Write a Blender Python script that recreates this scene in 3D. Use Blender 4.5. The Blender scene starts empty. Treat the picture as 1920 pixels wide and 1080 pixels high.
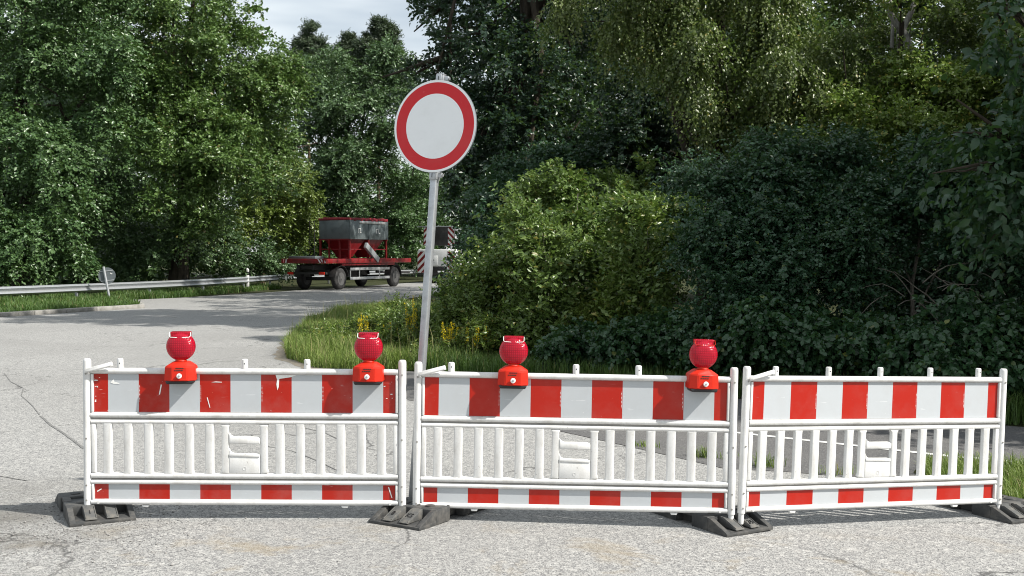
import bpy, bmesh, math, random
import numpy as np
from mathutils import Vector, Matrix

PI = math.pi
sc = bpy.context.scene
COL = sc.collection

# ------------------------------------------------------------------ camera
F = 2117.0                      # focal length in photo pixels (1920 wide)
PITCH = math.atan(65.0 / F)     # looking slightly down
CAMZ = 1.75
cam_d = bpy.data.cameras.new('camera')
cam = bpy.data.objects.new('camera', cam_d)
COL.objects.link(cam)
cam.location = (0, 0, CAMZ)
cam.rotation_euler = (PI / 2 - PITCH, 0, 0)
cam_d.sensor_width = 36.0
cam_d.lens = 36.0 * F / 1920.0
cam_d.clip_start = 0.05
cam_d.clip_end = 3000.0
sc.camera = cam

# ------------------------------------------------------------------ light
SUN_EL = math.radians(43.5)
SUN_AZ = math.radians(111.5)     # clockwise from +Y
SUNV = Vector((math.sin(SUN_AZ) * math.cos(SUN_EL), math.cos(SUN_AZ) * math.cos(SUN_EL), math.sin(SUN_EL)))
world = bpy.data.worlds.new('World')
sc.world = world
world.use_nodes = True
wn = world.node_tree
wn.nodes.clear()
w_out = wn.nodes.new('ShaderNodeOutputWorld')
w_bg = wn.nodes.new('ShaderNodeBackground')
w_sky = wn.nodes.new('ShaderNodeTexSky')
w_sky.sky_type = 'NISHITA'
w_sky.sun_disc = False
w_sky.sun_elevation = SUN_EL
w_sky.sun_rotation = SUN_AZ
w_sky.air_density = 1.0
w_sky.dust_density = 1.2
w_sky.ozone_density = 1.0
w_co = wn.nodes.new('ShaderNodeTexCoord')
w_map = wn.nodes.new('ShaderNodeMapping')
w_map.inputs['Scale'].default_value = (1.0, 1.0, 5.0)
w_noise = wn.nodes.new('ShaderNodeTexNoise')
w_noise.inputs['Scale'].default_value = 2.6
w_noise.inputs['Detail'].default_value = 4.0
w_noise.inputs['Roughness'].default_value = 0.62
w_ramp = wn.nodes.new('ShaderNodeMapRange')
w_ramp.inputs['From Min'].default_value = 0.15
w_ramp.inputs['From Max'].default_value = 0.75
w_ramp.inputs['To Max'].default_value = 0.9
w_mix = wn.nodes.new('ShaderNodeMix')
w_mix.data_type = 'RGBA'
w_mix.inputs['B'].default_value = (11.6, 12.2, 12.3, 1)
wn.links.new(w_co.outputs['Generated'], w_map.inputs['Vector'])
wn.links.new(w_map.outputs['Vector'], w_noise.inputs['Vector'])
wn.links.new(w_noise.outputs['Fac'], w_ramp.inputs['Value'])
wn.links.new(w_ramp.outputs['Result'], w_mix.inputs['Factor'])
wn.links.new(w_sky.outputs['Color'], w_mix.inputs['A'])
wn.links.new(w_mix.outputs['Result'], w_bg.inputs['Color'])
wn.links.new(w_bg.outputs['Background'], w_out.inputs['Surface'])
w_bg.inputs['Strength'].default_value = 0.074

sun_d = bpy.data.lights.new('sun', 'SUN')
sun_d.energy = 5.0
sun_d.angle = math.radians(0.5)
sun_d.color = (1.0, 0.955, 0.88)
sun = bpy.data.objects.new('sun', sun_d)
COL.objects.link(sun)
sun.rotation_euler = SUNV.to_track_quat('Z', 'Y').to_euler()

sc.view_settings.view_transform = 'Standard'
sc.view_settings.look = 'None'
sc.view_settings.gamma = 1.0
sc.view_settings.exposure = 0.48
sc.view_settings.use_curve_mapping = False
sc.cycles.max_bounces = 5
sc.cycles.diffuse_bounces = 2
sc.cycles.glossy_bounces = 2
sc.cycles.transmission_bounces = 4
sc.cycles.filter_width = 1.05
sc.cycles.use_denoising = True

# ------------------------------------------------------------------ picture <-> place
def ray(u, v):
    x = (u - 960.0) / F
    z = -(v - 540.0) / F
    c, s = math.cos(PITCH), math.sin(PITCH)
    return Vector((x, c + z * s, -s + z * c))

def gp(u, v, z=0.0):
    d = ray(u, v)
    t = (z - CAMZ) / d.z
    return Vector((d.x * t, d.y * t, z))

def at(u, v, Y):
    d = ray(u, v)
    t = Y / d.y
    return Vector((d.x * t, Y, CAMZ + d.z * t))

def clamp(x, a, b):
    return a if x < a else b if x > b else x

def gz(x, y):
    """the old concrete falls slightly to the right near the barriers"""
    k = 1.0 - clamp((y - 9.5) / 5.0, 0, 1)
    return -0.034 * clamp(x + 0.65, 0.0, 4.6) * k

# ------------------------------------------------------------------ object helpers
def tag(o, label=None, cat=None, group=None, kind=None):
    if label: o['label'] = label
    if cat: o['category'] = cat
    if group: o['group'] = group
    if kind: o['kind'] = kind
    return o

def empty(name, loc=(0, 0, 0), rz=0.0, label=None, cat=None, group=None):
    o = bpy.data.objects.new(name, None)
    o.empty_display_size = 0.1
    COL.objects.link(o)
    o.location = loc
    o.rotation_euler = (0, 0, rz)
    return tag(o, label, cat, group)

def link_mesh(name, me, parent=None):
    o = bpy.data.objects.new(name, me)
    COL.objects.link(o)
    if parent is not None:
        o.parent = parent
    return o

def copy_tree(o, parent=None):
    c = o.copy()
    COL.objects.link(c)
    c.parent = parent
    for ch in list(o.children):
        copy_tree(ch, c)
    return c

class MB:
    """collects shapes, then builds ONE mesh object"""
    def __init__(self):
        self.v = []
        self.f = []
        self.m = []
    def add_bm(self, bm, mat=0, M=None):
        b = len(self.v)
        bm.verts.index_update()
        for x in bm.verts:
            co = M @ x.co if M is not None else x.co
            self.v.append(tuple(co))
        for fc in bm.faces:
            self.f.append([b + q.index for q in fc.verts])
            self.m.append(mat)
        bm.free()
        return self
    def raw(self, vs, fs, mat=0):
        b = len(self.v)
        self.v += [tuple(x) for x in vs]
        for fc in fs:
            self.f.append([b + i for i in fc])
            self.m.append(mat)
        return self
    def box(self, c, s, mat=0, bev=0.0, seg=2, R=None):
        bm = bmesh.new()
        bmesh.ops.create_cube(bm, size=1.0)
        bmesh.ops.scale(bm, vec=s, verts=bm.verts)
        if bev > 0:
            bmesh.ops.bevel(bm, geom=list(bm.edges), offset=bev, segments=seg, affect='EDGES', profile=0.5)
        M = Matrix.Translation(c)
        if R is not None:
            M = M @ R.to_4x4()
        return self.add_bm(bm, mat, M)
    def prism(self, pts, a, b, axis='y', mat=0, bev=0.0, seg=2, M=None, hard=30):
        """pts: 2D outline; axis 'y': (x,z) outline extruded y=a..b; 'x': (y,z); 'z': (x,y)"""
        bm = bmesh.new()
        def p3(p, t):
            return {'y': (p[0], t, p[1]), 'x': (t, p[0], p[1]), 'z': (p[0], p[1], t)}[axis]
        va = [bm.verts.new(p3(p, a)) for p in pts]
        vb = [bm.verts.new(p3(p, b)) for p in pts]
        n = len(pts)
        bm.faces.new(va)
        bm.faces.new(list(reversed(vb)))
        for i in range(n):
            bm.faces.new([va[i], vb[i], vb[(i + 1) % n], va[(i + 1) % n]])
        bmesh.ops.recalc_face_normals(bm, faces=bm.faces)
        if bev > 0:
            es = [e for e in bm.edges if len(e.link_faces) == 2 and e.calc_face_angle(0) > math.radians(hard)]
            bmesh.ops.bevel(bm, geom=es, offset=bev, segments=seg, affect='EDGES', profile=0.5)
        return self.add_bm(bm, mat, M)
    def tube(self, pts, rad, n=8, mat=0, cap=True, sq=None):
        pts = [Vector(p) for p in pts]
        if not hasattr(rad, '__len__'):
            rad = [rad] * len(pts)
        vs, fs = [], []
        prev = None
        for i, p in enumerate(pts):
            t = (pts[min(i + 1, len(pts) - 1)] - pts[max(i - 1, 0)]).normalized()
            if prev is None:
                a = t.orthogonal().normalized() if sq is None else (Vector(sq) - t * Vector(sq).dot(t)).normalized()
            else:
                a = (prev - t * prev.dot(t)).normalized()
            prev = a
            b = t.cross(a)
            for k in range(n):
                an = 2 * PI * k / n + (PI / 4 if sq is not None and n == 4 else 0)
                vs.append(p + (a * math.cos(an) + b * math.sin(an)) * rad[i])
        for i in range(len(pts) - 1):
            for k in range(n):
                k2 = (k + 1) % n
                fs.append([i * n + k, i * n + k2, (i + 1) * n + k2, (i + 1) * n + k])
        if cap:
            fs.append(list(reversed(range(n))))
            fs.append([(len(pts) - 1) * n + k for k in range(n)])
        return self.raw(vs, fs, mat)
    def lathe(self, prof, n=24, mat=0, M=None, axis='z', sy=1.0):
        """prof: (r, h) from one end to the other"""
        vs, fs = [], []
        for r, h in prof:
            for k in range(n):
                an = 2 * PI * k / n
                x, y = r * math.cos(an), r * math.sin(an) * sy
                p = {'z': Vector((x, y, h)), 'y': Vector((x, h, y)), 'x': Vector((h, x, y))}[axis]
                vs.append(M @ p if M is not None else p)
        for i in range(len(prof) - 1):
            for k in range(n):
                k2 = (k + 1) % n
                fs.append([i * n + k, i * n + k2, (i + 1) * n + k2, (i + 1) * n + k])
        fs.append(list(reversed(range(n))))
        fs.append([(len(prof) - 1) * n + k for k in range(n)])
        return self.raw(vs, fs, mat)
    def build(self, name, mats, parent=None, smooth=38, weld=False):
        me = bpy.data.meshes.new(name)
        me.from_pydata(self.v, [], self.f)
        if not isinstance(mats, (list, tuple)):
            mats = [mats]
        for m in mats:
            me.materials.append(m)
        me.polygons.foreach_set('material_index', self.m)
        bm = bmesh.new()
        bm.from_mesh(me)
        if weld:
            bmesh.ops.remove_doubles(bm, verts=bm.verts, dist=1e-5)
        bmesh.ops.recalc_face_normals(bm, faces=bm.faces)
        bm.to_mesh(me)
        bm.free()
        if smooth:
            me.polygons.foreach_set('use_smooth', [True] * len(me.polygons))
            me.set_sharp_from_angle(angle=math.radians(smooth))
        me.update()
        return link_mesh(name, me, parent)

def text_mesh(s, size, depth):
    cu = bpy.data.curves.new('marking', 'FONT')
    cu.body = s
    cu.size = size
    cu.extrude = depth
    cu.resolution_u = 2
    cu.align_x = 'CENTER'
    cu.align_y = 'CENTER'
    o = bpy.data.objects.new('marking', cu)
    COL.objects.link(o)
    dg = bpy.context.evaluated_depsgraph_get()
    me = bpy.data.meshes.new_from_object(o.evaluated_get(dg))
    vs = [tuple(v.co) for v in me.vertices]
    fs = [list(p.vertices) for p in me.polygons]
    bpy.data.objects.remove(o)
    bpy.data.curves.remove(cu)
    bpy.data.meshes.remove(me)
    return vs, fs

# ------------------------------------------------------------------ materials
class NT:
    def __init__(self, name):
        self.mat = bpy.data.materials.new(name)
        self.mat.use_nodes = True
        self.t = self.mat.node_tree
        self.t.nodes.clear()
        self.out = self.t.nodes.new('ShaderNodeOutputMaterial')
    def n(self, kind, **kw):
        nd = self.t.nodes.new(kind)
        for k, val in kw.items():
            if hasattr(nd, k) and k not in nd.inputs:
                setattr(nd, k, val)
            else:
                nd.inputs[k.replace('_', ' ')].default_value = val
        return nd
    def l(self, a, b):
        self.t.links.new(a, b)
    def coord(self, which='Object'):
        return self.n('ShaderNodeTexCoord').outputs[which]
    def noise(self, vec, scale, detail=4, rough=0.55, dist=0.0):
        nd = self.n('ShaderNodeTexNoise')
        nd.inputs['Scale'].default_value = scale
        nd.inputs['Detail'].default_value = detail
        nd.inputs['Roughness'].default_value = rough
        nd.inputs['Distortion'].default_value = dist
        self.l(vec, nd.inputs['Vector'])
        return nd.outputs['Fac']
    def rng(self, val, a, b, c=0.0, d=1.0):
        nd = self.n('ShaderNodeMapRange')
        nd.inputs['From Min'].default_value = a
        nd.inputs['From Max'].default_value = b
        nd.inputs['To Min'].default_value = c
        nd.inputs['To Max'].default_value = d
        self.l(val, nd.inputs['Value'])
        return nd.outputs['Result']
    def mix(self, fac, a, b, blend='MIX'):
        nd = self.n('ShaderNodeMix', data_type='RGBA', blend_type=blend)
        for s, val in (('Factor', fac), ('A', a), ('B', b)):
            if isinstance(val, (int, float)):
                nd.inputs[s].default_value = val
            elif isinstance(val, tuple):
                nd.inputs[s].default_value = val if len(val) == 4 else val + (1,)
            else:
                self.l(val, nd.inputs[s])
        return nd.outputs['Result']
    def math(self, op, a, b=0.0):
        nd = self.n('ShaderNodeMath', operation=op)
        for i, val in enumerate((a, b)):
            if isinstance(val, (int, float)):
                nd.inputs[i].default_value = val
            else:
                self.l(val, nd.inputs[i])
        return nd.outputs[0]
    def bump(self, h, strength=0.3, dist=0.01):
        nd = self.n('ShaderNodeBump')
        nd.inputs['Strength'].default_value = strength
        nd.inputs['Distance'].default_value = dist
        self.l(h, nd.inputs['Height'])
        return nd.outputs['Normal']
    def pbr(self, col, rough=0.5, metal=0.0, spec=0.5, normal=None):
        b = self.n('ShaderNodeBsdfPrincipled')
        for s, val in (('Base Color', col), ('Roughness', rough), ('Metallic', metal)):
            if isinstance(val, (int, float)):
                b.inputs[s].default_value = val
            elif isinstance(val, tuple):
                b.inputs[s].default_value = val if len(val) == 4 else val + (1,)
            else:
                self.l(val, b.inputs[s])
        b.inputs['Specular IOR Level'].default_value = spec
        if normal is not None:
            self.l(normal, b.inputs['Normal'])
        return b
    def done(self, sh):
        self.l(sh.outputs[0], self.out.inputs['Surface'])
        return self.mat

def worn(name, col, dirt=(0.25, 0.23, 0.2), amount=0.35, rough=0.45, metal=0.0, scale=9.0, bump=0.05, spec=0.5):
    t = NT(name)
    co = t.coord()
    big = t.noise(co, scale, 6, 0.6)
    fine = t.noise(co, scale * 11, 4, 0.6)
    f = t.math('MULTIPLY', t.rng(big, 0.45, 0.75), amount)
    c = t.mix(f, col, dirt)
    c = t.mix(t.rng(fine, 0.3, 0.8, 0.0, 0.16), c, dirt)
    r = t.rng(big, 0.3, 0.7, rough - 0.08, rough + 0.15)
    return t.done(t.pbr(c, r, metal, spec, t.bump(fine, bump, 0.004)))

def plastic_white(name='white_barrier_plastic', amount=0.6):
    t = NT(name)
    co = t.coord()
    mp = t.n('ShaderNodeMapping')
    mp.inputs['Scale'].default_value = (1.0, 1.0, 0.35)
    t.l(co, mp.inputs['Vector'])
    a = t.noise(mp.outputs[0], 14, 7, 0.66)
    b = t.noise(co, 90, 5, 0.7)
    sp = t.noise(co, 46, 2, 0.5)
    c = t.mix(t.math('MULTIPLY', t.rng(a, 0.46, 0.78), amount), (0.70, 0.70, 0.69), (0.40, 0.38, 0.34))
    c = t.mix(t.rng(b, 0.52, 0.8, 0.0, 0.45), c, (0.45, 0.42, 0.38))
    c = t.mix(t.rng(sp, 0.73, 0.76, 0.0, 0.55), c, (0.22, 0.20, 0.18))
    return t.done(t.pbr(c, 0.42, 0.0, 0.45, t.bump(a, 0.04, 0.004)))

def sheeting(name, col, scratch_col, scratch=0.0, wear=0.1, rough=0.3):
    """retroreflective film: faint honeycomb, scuffs and scratches with a shape of their own"""
    t = NT(name)
    co = t.coord()
    rnd = t.n('ShaderNodeObjectInfo').outputs['Random']
    big = t.noise(co, 5, 6, 0.65)
    c = t.mix(t.math('MULTIPLY', t.rng(big, 0.45, 0.8), wear), col, (0.33, 0.31, 0.29))
    mp = t.n('ShaderNodeMapping')
    mp.inputs['Rotation'].default_value = (0.0, 0.5, 0.0)
    mp.inputs['Scale'].default_value = (3.0, 1.0, 26.0)
    t.l(co, mp.inputs['Vector'])
    s1 = t.noise(mp.outputs[0], 2.3, 4, 0.5, 0.6)
    msk = t.noise(co, 4.1, 2, 0.5)
    s = t.math('MULTIPLY', t.rng(s1, 0.665, 0.70), t.rng(msk, 0.5, 0.56))
    c = t.mix(t.math('MULTIPLY', s, scratch), c, scratch_col)
    fl = t.noise(co, 34, 3, 0.55)
    c = t.mix(t.math('MULTIPLY', t.rng(fl, 0.71, 0.725), scratch), c, scratch_col)
    return t.done(t.pbr(c, rough, 0.0, 0.4))

def concrete_mat():
    t = NT('old_exposed_aggregate_concrete')
    co = t.coord()
    big = t.noise(co, 0.35, 5, 0.6)
    mid = t.noise(co, 2.2, 6, 0.62)
    agg = t.n('ShaderNodeTexVoronoi')
    agg.inputs['Scale'].default_value = 125
    t.l(co, agg.inputs['Vector'])
    agg2 = t.n('ShaderNodeTexVoronoi')
    agg2.inputs['Scale'].default_value = 42
    t.l(co, agg2.inputs['Vector'])
    sepc = t.n('ShaderNodeSeparateColor')
    t.l(agg.outputs['Color'], sepc.inputs[0])
    sepd = t.n('ShaderNodeSeparateColor')
    t.l(agg2.outputs['Color'], sepd.inputs[0])
    base = t.mix(t.rng(big, 0.3, 0.7), (0.235, 0.232, 0.224), (0.290, 0.288, 0.279))
    base = t.mix(t.rng(mid, 0.35, 0.75, 0.0, 0.25), base, (0.27, 0.265, 0.25))
    c = t.mix(t.rng(sepc.outputs[0], 0.0, 1.0, 0.0, 0.60), t.mix(0.0, base, (0, 0, 0)), (0.5, 0.5, 0.48))
    c = t.mix(t.rng(sepc.outputs[1], 0.64, 0.72, 0.0, 0.75), c, (0.10, 0.10, 0.105))
    gr = t.noise(co, 95, 3, 0.8)
    c = t.mix(t.rng(gr, 0.53, 0.66, 0.0, 0.55), c, (0.12, 0.12, 0.122))
    c = t.mix(t.rng(gr, 0.46, 0.36, 0.0, 0.35), c, (0.62, 0.615, 0.59))
    c = t.mix(t.rng(sepd.outputs[1], 0.82, 0.88, 0.0, 0.4), c, (0.13, 0.13, 0.135))
    c = t.mix(t.rng(sepd.outputs[0], 0.88, 0.94, 0.0, 0.35), c, (0.58, 0.57, 0.54))
    # cracks: warped cell borders, only in places
    wob = t.noise(co, 1.3, 5, 0.6)
    va = t.n('ShaderNodeVectorMath', operation='ADD')
    cmb = t.n('ShaderNodeCombineXYZ')
    t.l(wob, cmb.inputs[0]); t.l(mid, cmb.inputs[1])
    t.l(co, va.inputs[0]); t.l(cmb.outputs[0], va.inputs[1])
    cr = t.n('ShaderNodeTexVoronoi', feature='DISTANCE_TO_EDGE')
    cr.inputs['Scale'].default_value = 0.34
    t.l(va.outputs[0], cr.inputs['Vector'])
    crm = t.math('MULTIPLY', t.rng(cr.outputs['Distance'], 0.006, 0.0015), t.rng(t.noise(co, 0.5, 2), 0.44, 0.56))
    c = t.mix(t.math('MULTIPLY', crm, 0.75), c, (0.05, 0.05, 0.05))
    # brown stains and smooth worn patches near the front left
    sep = t.n('ShaderNodeSeparateXYZ')
    t.l(co, sep.inputs[0])
    st = t.noise(co, 1.7, 5, 0.65, 0.4)
    tr_ = t.noise(co, 0.16, 3, 0.5, 1.0)
    c = t.mix(t.rng(tr_, 0.46, 0.64, 0.0, 0.30), c, (0.20, 0.197, 0.19))
    near = t.math('MULTIPLY', t.rng(sep.outputs[1], 7.6, 6.6), t.rng(st, 0.54, 0.66))
    c = t.mix(t.math('MULTIPLY', near, 0.45), c, (0.27, 0.21, 0.12))
    dk = t.math('MULTIPLY', t.math('MULTIPLY', t.rng(sep.outputs[0], -2.1, -3.2), t.rng(sep.outputs[1], 9.2, 7.4)), t.rng(st, 0.36, 0.6))
    c = t.mix(t.math('MULTIPLY', dk, 0.75), c, (0.125, 0.118, 0.105))
    h = t.math('ADD', agg.outputs['Distance'], t.math('MULTIPLY', crm, -2.0))
    return t.done(t.pbr(c, 0.85, 0.0, 0.25, t.bump(h, 0.4, 0.005)))

def asphalt_mat():
    t = NT('dark_asphalt')
    co = t.coord()
    big = t.noise(co, 0.5, 5, 0.6)
    v = t.n('ShaderNodeTexVoronoi')
    v.inputs['Scale'].default_value = 85
    t.l(co, v.inputs['Vector'])
    s = t.n('ShaderNodeSeparateColor')
    t.l(v.outputs['Color'], s.inputs[0])
    c = t.mix(t.rng(big, 0.3, 0.7), (0.085, 0.085, 0.088), (0.125, 0.122, 0.118))
    c = t.mix(t.rng(s.outputs[0], 0.5, 1.0, 0.0, 0.6), c, (0.21, 0.205, 0.20))
    return t.done(t.pbr(c, 0.8, 0.0, 0.3, t.bump(v.outputs['Distance'], 0.5, 0.006)))

def soil_mat():
    t = NT('grassy_soil')
    co = t.coord()
    a = t.noise(co, 0.9, 6, 0.65)
    b = t.noise(co, 14, 5, 0.7)
    c = t.mix(t.rng(a, 0.3, 0.7), (0.030, 0.042, 0.014), (0.055, 0.050, 0.024))
    c = t.mix(t.rng(b, 0.35, 0.7, 0.0, 0.7), c, (0.022, 0.032, 0.010))
    return t.done(t.pbr(c, 0.9, 0.0, 0.2, t.bump(b, 0.6, 0.05)))

def leaf_mat(name, dark, light, odd=None, odd_share=0.05, transl=0.20, rough=0.36, spec=0.5):
    """each leaf keeps its own shade of green; clumps drift in hue; light comes through the blade"""
    t = NT(name)
    ge = t.n('ShaderNodeNewGeometry')
    r = ge.outputs['Random Per Island']
    drift = t.noise(t.coord(), 0.55, 3, 0.6)
    f = t.math('ADD', t.math('MULTIPLY', r, 0.55), t.rng(drift, 0.3, 0.7, 0.0, 0.45))
    c = t.mix(f, dark, light)
    if odd:
        c = t.mix(t.rng(t.math('FRACT', t.math('MULTIPLY', r, 17.31)), 1 - odd_share, 1 - odd_share + 0.01), c, odd)
    p = t.pbr(c, rough, 0.0, spec)
    tr = t.n('ShaderNodeBsdfTranslucent')
    t.l(t.mix(0.55, c, (0.15, 0.27, 0.03)), tr.inputs['Color'])
    mx = t.n('ShaderNodeMixShader')
    mx.inputs[0].default_value = transl
    t.l(p.outputs[0], mx.inputs[1])
    t.l(tr.outputs[0], mx.inputs[2])
    return t.done(mx)

def bark_mat(name, a, b, scale=8):
    t = NT(name)
    mp = t.n('ShaderNodeMapping')
    mp.inputs['Scale'].default_value = (1, 1, 0.25)
    t.l(t.coord(), mp.inputs['Vector'])
    n = t.noise(mp.outputs[0], scale, 7, 0.7, 0.5)
    return t.done(t.pbr(t.mix(t.rng(n, 0.35, 0.68), a, b), 0.85, 0.0, 0.2, t.bump(n, 0.8, 0.03)))

def lens_mat():
    """ribbed red lens: moulded grid as bump, light passes through"""
    t = NT('red_lamp_lens')
    co = t.coord()
    s = t.n('ShaderNodeSeparateXYZ')
    t.l(co, s.inputs[0])
    g1 = t.math('ABSOLUTE', t.math('SINE', t.math('MULTIPLY', s.outputs[0], 2 * PI / 0.026)))
    g2 = t.math('ABSOLUTE', t.math('SINE', t.math('MULTIPLY', s.outputs[2], 2 * PI / 0.030)))
    h = t.math('MINIMUM', g1, g2)
    line = t.rng(h, 0.45, 0.10)
    c = t.mix(t.math('MULTIPLY', line, 0.85), (0.50, 0.006, 0.030), (0.20, 0.002, 0.018))
    p = t.pbr(c, 0.16, 0.0, 0.6, t.bump(h, 0.5, 0.003))
    tr = t.n('ShaderNodeBsdfTranslucent')
    tr.inputs['Color'].default_value = (0.85, 0.015, 0.02, 1)
    mx = t.n('ShaderNodeMixShader')
    mx.inputs[0].default_value = 0.36
    t.l(p.outputs[0], mx.inputs[1]); t.l(tr.outputs[0], mx.inputs[2])
    return t.done(mx)

M = {}
M['plastic'] = plastic_white()
M['white_film'] = sheeting('white_reflective_film', (0.46, 0.485, 0.505), (0.8, 0.8, 0.8), 0.35, 0.22)
M['red_film'] = sheeting('red_reflective_film', (0.39, 0.011, 0.003), (0.80, 0.84, 0.82), 0.05, 0.10)
M['red_film_scratched'] = sheeting('scratched_red_reflective_film', (0.375, 0.012, 0.004), (0.80, 0.84, 0.82), 0.22, 0.2)
M['bare_white'] = worn('torn_film_backing', (0.84, 0.84, 0.82), amount=0.15)
M['grime'] = worn('grey_grime', (0.30, 0.29, 0.27), (0.12, 0.11, 0.1), 0.6)
M['rubber'] = worn('black_recycled_plastic', (0.035, 0.037, 0.038), (0.15, 0.14, 0.125), 0.75, 0.62, 0, 12, 0.25)
M['dusty_rubber'] = worn('dusty_worn_rib', (0.075, 0.078, 0.078), (0.19, 0.175, 0.15), 0.8, 0.7, 0, 14, 0.3)
M['black'] = worn('black_plastic', (0.012, 0.012, 0.013), (0.05, 0.05, 0.05), 0.3, 0.5)
M['lamp_red'] = worn('orange_red_lamp_plastic', (0.54, 0.017, 0.004), (0.36, 0.025, 0.01), 0.3, 0.42, 0, 16, 0.03, 0.3)
M['lens'] = lens_mat()
M['zinc'] = worn('galvanised_steel', (0.50, 0.52, 0.54), (0.30, 0.31, 0.32), 0.55, 0.42, 0.75, 22, 0.05)
M['zinc_dull'] = worn('dull_galvanised_steel', (0.36, 0.38, 0.39), (0.20, 0.21, 0.21), 0.6, 0.5, 0.6, 10, 0.05)
M['sign_red'] = sheeting('red_sign_film', (0.56, 0.010, 0.016), (0.8, 0.8, 0.8), 0.05, 0.08)
M['sign_white'] = sheeting('white_sign_film', (0.84, 0.86, 0.87), (0.6, 0.6, 0.6), 0.15, 0.14)
M['sign_back'] = worn('grey_sign_back', (0.13, 0.15, 0.16), (0.07, 0.08, 0.08), 0.4, 0.5, 0.3, 12)
M['concrete'] = concrete_mat()
M['asphalt'] = asphalt_mat()
M['soil'] = soil_mat()
M['line'] = worn('worn_white_road_paint', (0.66, 0.66, 0.64), (0.22, 0.22, 0.21), 0.7, 0.6, 0, 9, 0.2)
M['dirt'] = worn('sandy_dirt', (0.16, 0.135, 0.10), (0.26, 0.25, 0.23), 0.9, 0.9, 0, 14, 0.4)
M['tar'] = worn('dark_crack_fill', (0.12, 0.12, 0.118), (0.32, 0.315, 0.30), 1.0, 0.8, 0, 22, 0.3)
M['kerb'] = worn('weathered_kerb_stone', (0.30, 0.29, 0.27), (0.12, 0.12, 0.10), 0.7, 0.8, 0, 6, 0.3)
M['stone'] = worn('loose_grey_stones', (0.30, 0.29, 0.28), (0.12, 0.115, 0.11), 0.9, 0.8, 0, 25, 0.3)
M['truck_red'] = worn('dusty_red_truck_paint', (0.20, 0.007, 0.010), (0.06, 0.02, 0.02), 0.7, 0.42, 0, 3)
M['tarp'] = worn('red_tarpaulin', (0.20, 0.008, 0.018), (0.08, 0.01, 0.015), 0.5, 0.6, 0, 5)
M['hopper'] = worn('grey_steel_hopper', (0.15, 0.18, 0.19), (0.07, 0.08, 0.08), 0.5, 0.45, 0.35, 3)
M['chassis'] = worn('black_chassis_paint', (0.012, 0.012, 0.013), (0.05, 0.045, 0.04), 0.5, 0.6, 0, 5)
M['tyre'] = worn('tyre_rubber', (0.018, 0.018, 0.019), (0.07, 0.065, 0.06), 0.6, 0.75, 0, 8, 0.2)
M['rim'] = worn('dusty_grey_rim', (0.10, 0.10, 0.10), (0.05, 0.045, 0.04), 0.6, 0.6, 0.2, 6)
M['alu'] = worn('aluminium', (0.62, 0.63, 0.64), (0.3, 0.3, 0.3), 0.4, 0.38, 0.7, 8)
M['cab_white'] = worn('white_truck_paint', (0.72, 0.73, 0.73), (0.4, 0.39, 0.36), 0.35, 0.35, 0, 4)
M['glass'] = worn('dark_window_glass', (0.01, 0.012, 0.014), (0.03, 0.03, 0.03), 0.2, 0.08, 0, 3, 0.0)
M['bark_dark'] = bark_mat('dark_ridged_bark', (0.022, 0.018, 0.013), (0.065, 0.054, 0.040))
M['bark_brown'] = bark_mat('brown_bark', (0.05, 0.036, 0.022), (0.13, 0.095, 0.06))
M['bark_birch'] = bark_mat('pale_birch_bark', (0.10, 0.095, 0.085), (0.36, 0.35, 0.33), 11)
M['twig_grey'] = bark_mat('dead_grey_twig', (0.13, 0.115, 0.095), (0.26, 0.235, 0.20), 20)
M['stem_green'] = worn('green_stem', (0.09, 0.12, 0.035), (0.12, 0.10, 0.05), 0.4, 0.6)
M['yellow'] = leaf_mat('yellow_petals', (0.68, 0.50, 0.01), (0.80, 0.64, 0.03), None, 0, 0.25, 0.6, 0.2)
L = {}
L['maple'] = leaf_mat('maple_leaf', (0.032, 0.080, 0.026), (0.120, 0.200, 0.076))
L['oaklit'] = leaf_mat('sunlit_broad_leaf', (0.044, 0.098, 0.022), (0.140, 0.220, 0.060), (0.13, 0.12, 0.03), 0.03)
L['yellowgreen'] = leaf_mat('yellow_green_leaf', (0.080, 0.125, 0.022), (0.165, 0.215, 0.044))
L['grey'] = leaf_mat('grey_green_leaf', (0.038, 0.082, 0.032), (0.118, 0.190, 0.086))
L['pine'] = leaf_mat('pine_needles', (0.040, 0.065, 0.036), (0.075, 0.105, 0.055), None, 0, 0.1)
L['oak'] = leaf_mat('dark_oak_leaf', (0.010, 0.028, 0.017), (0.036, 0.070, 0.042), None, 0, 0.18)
L['ivy'] = leaf_mat('glossy_creeper_leaf', (0.032, 0.064, 0.014), (0.165, 0.205, 0.060), (0.20, 0.17, 0.03), 0.02, 0.28, 0.38, 0.5)
L['bush'] = leaf_mat('bush_leaf', (0.062, 0.118, 0.026), (0.180, 0.250, 0.068), (0.19, 0.18, 0.04), 0.05, 0.26)
L['herb'] = leaf_mat('herb_leaf', (0.075, 0.140, 0.024), (0.210, 0.275, 0.060), (0.30, 0.27, 0.06), 0.06, 0.3)
L['shade'] = leaf_mat('deep_green_leaf', (0.018, 0.056, 0.028), (0.050, 0.108, 0.056), (0.10, 0.13, 0.03), 0.02)  # the shade on the shaded bushes is put into this darker leaf colour
L['bramble'] = leaf_mat('bramble_leaf', (0.016, 0.052, 0.022), (0.044, 0.100, 0.040), (0.14, 0.16, 0.03), 0.015)
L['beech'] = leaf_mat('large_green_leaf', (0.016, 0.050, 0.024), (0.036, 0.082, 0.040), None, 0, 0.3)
L['grass'] = leaf_mat('grass_blade', (0.115, 0.185, 0.036), (0.240, 0.300, 0.085), (0.30, 0.26, 0.12), 0.06, 0.35, 0.5, 0.3)
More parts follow.
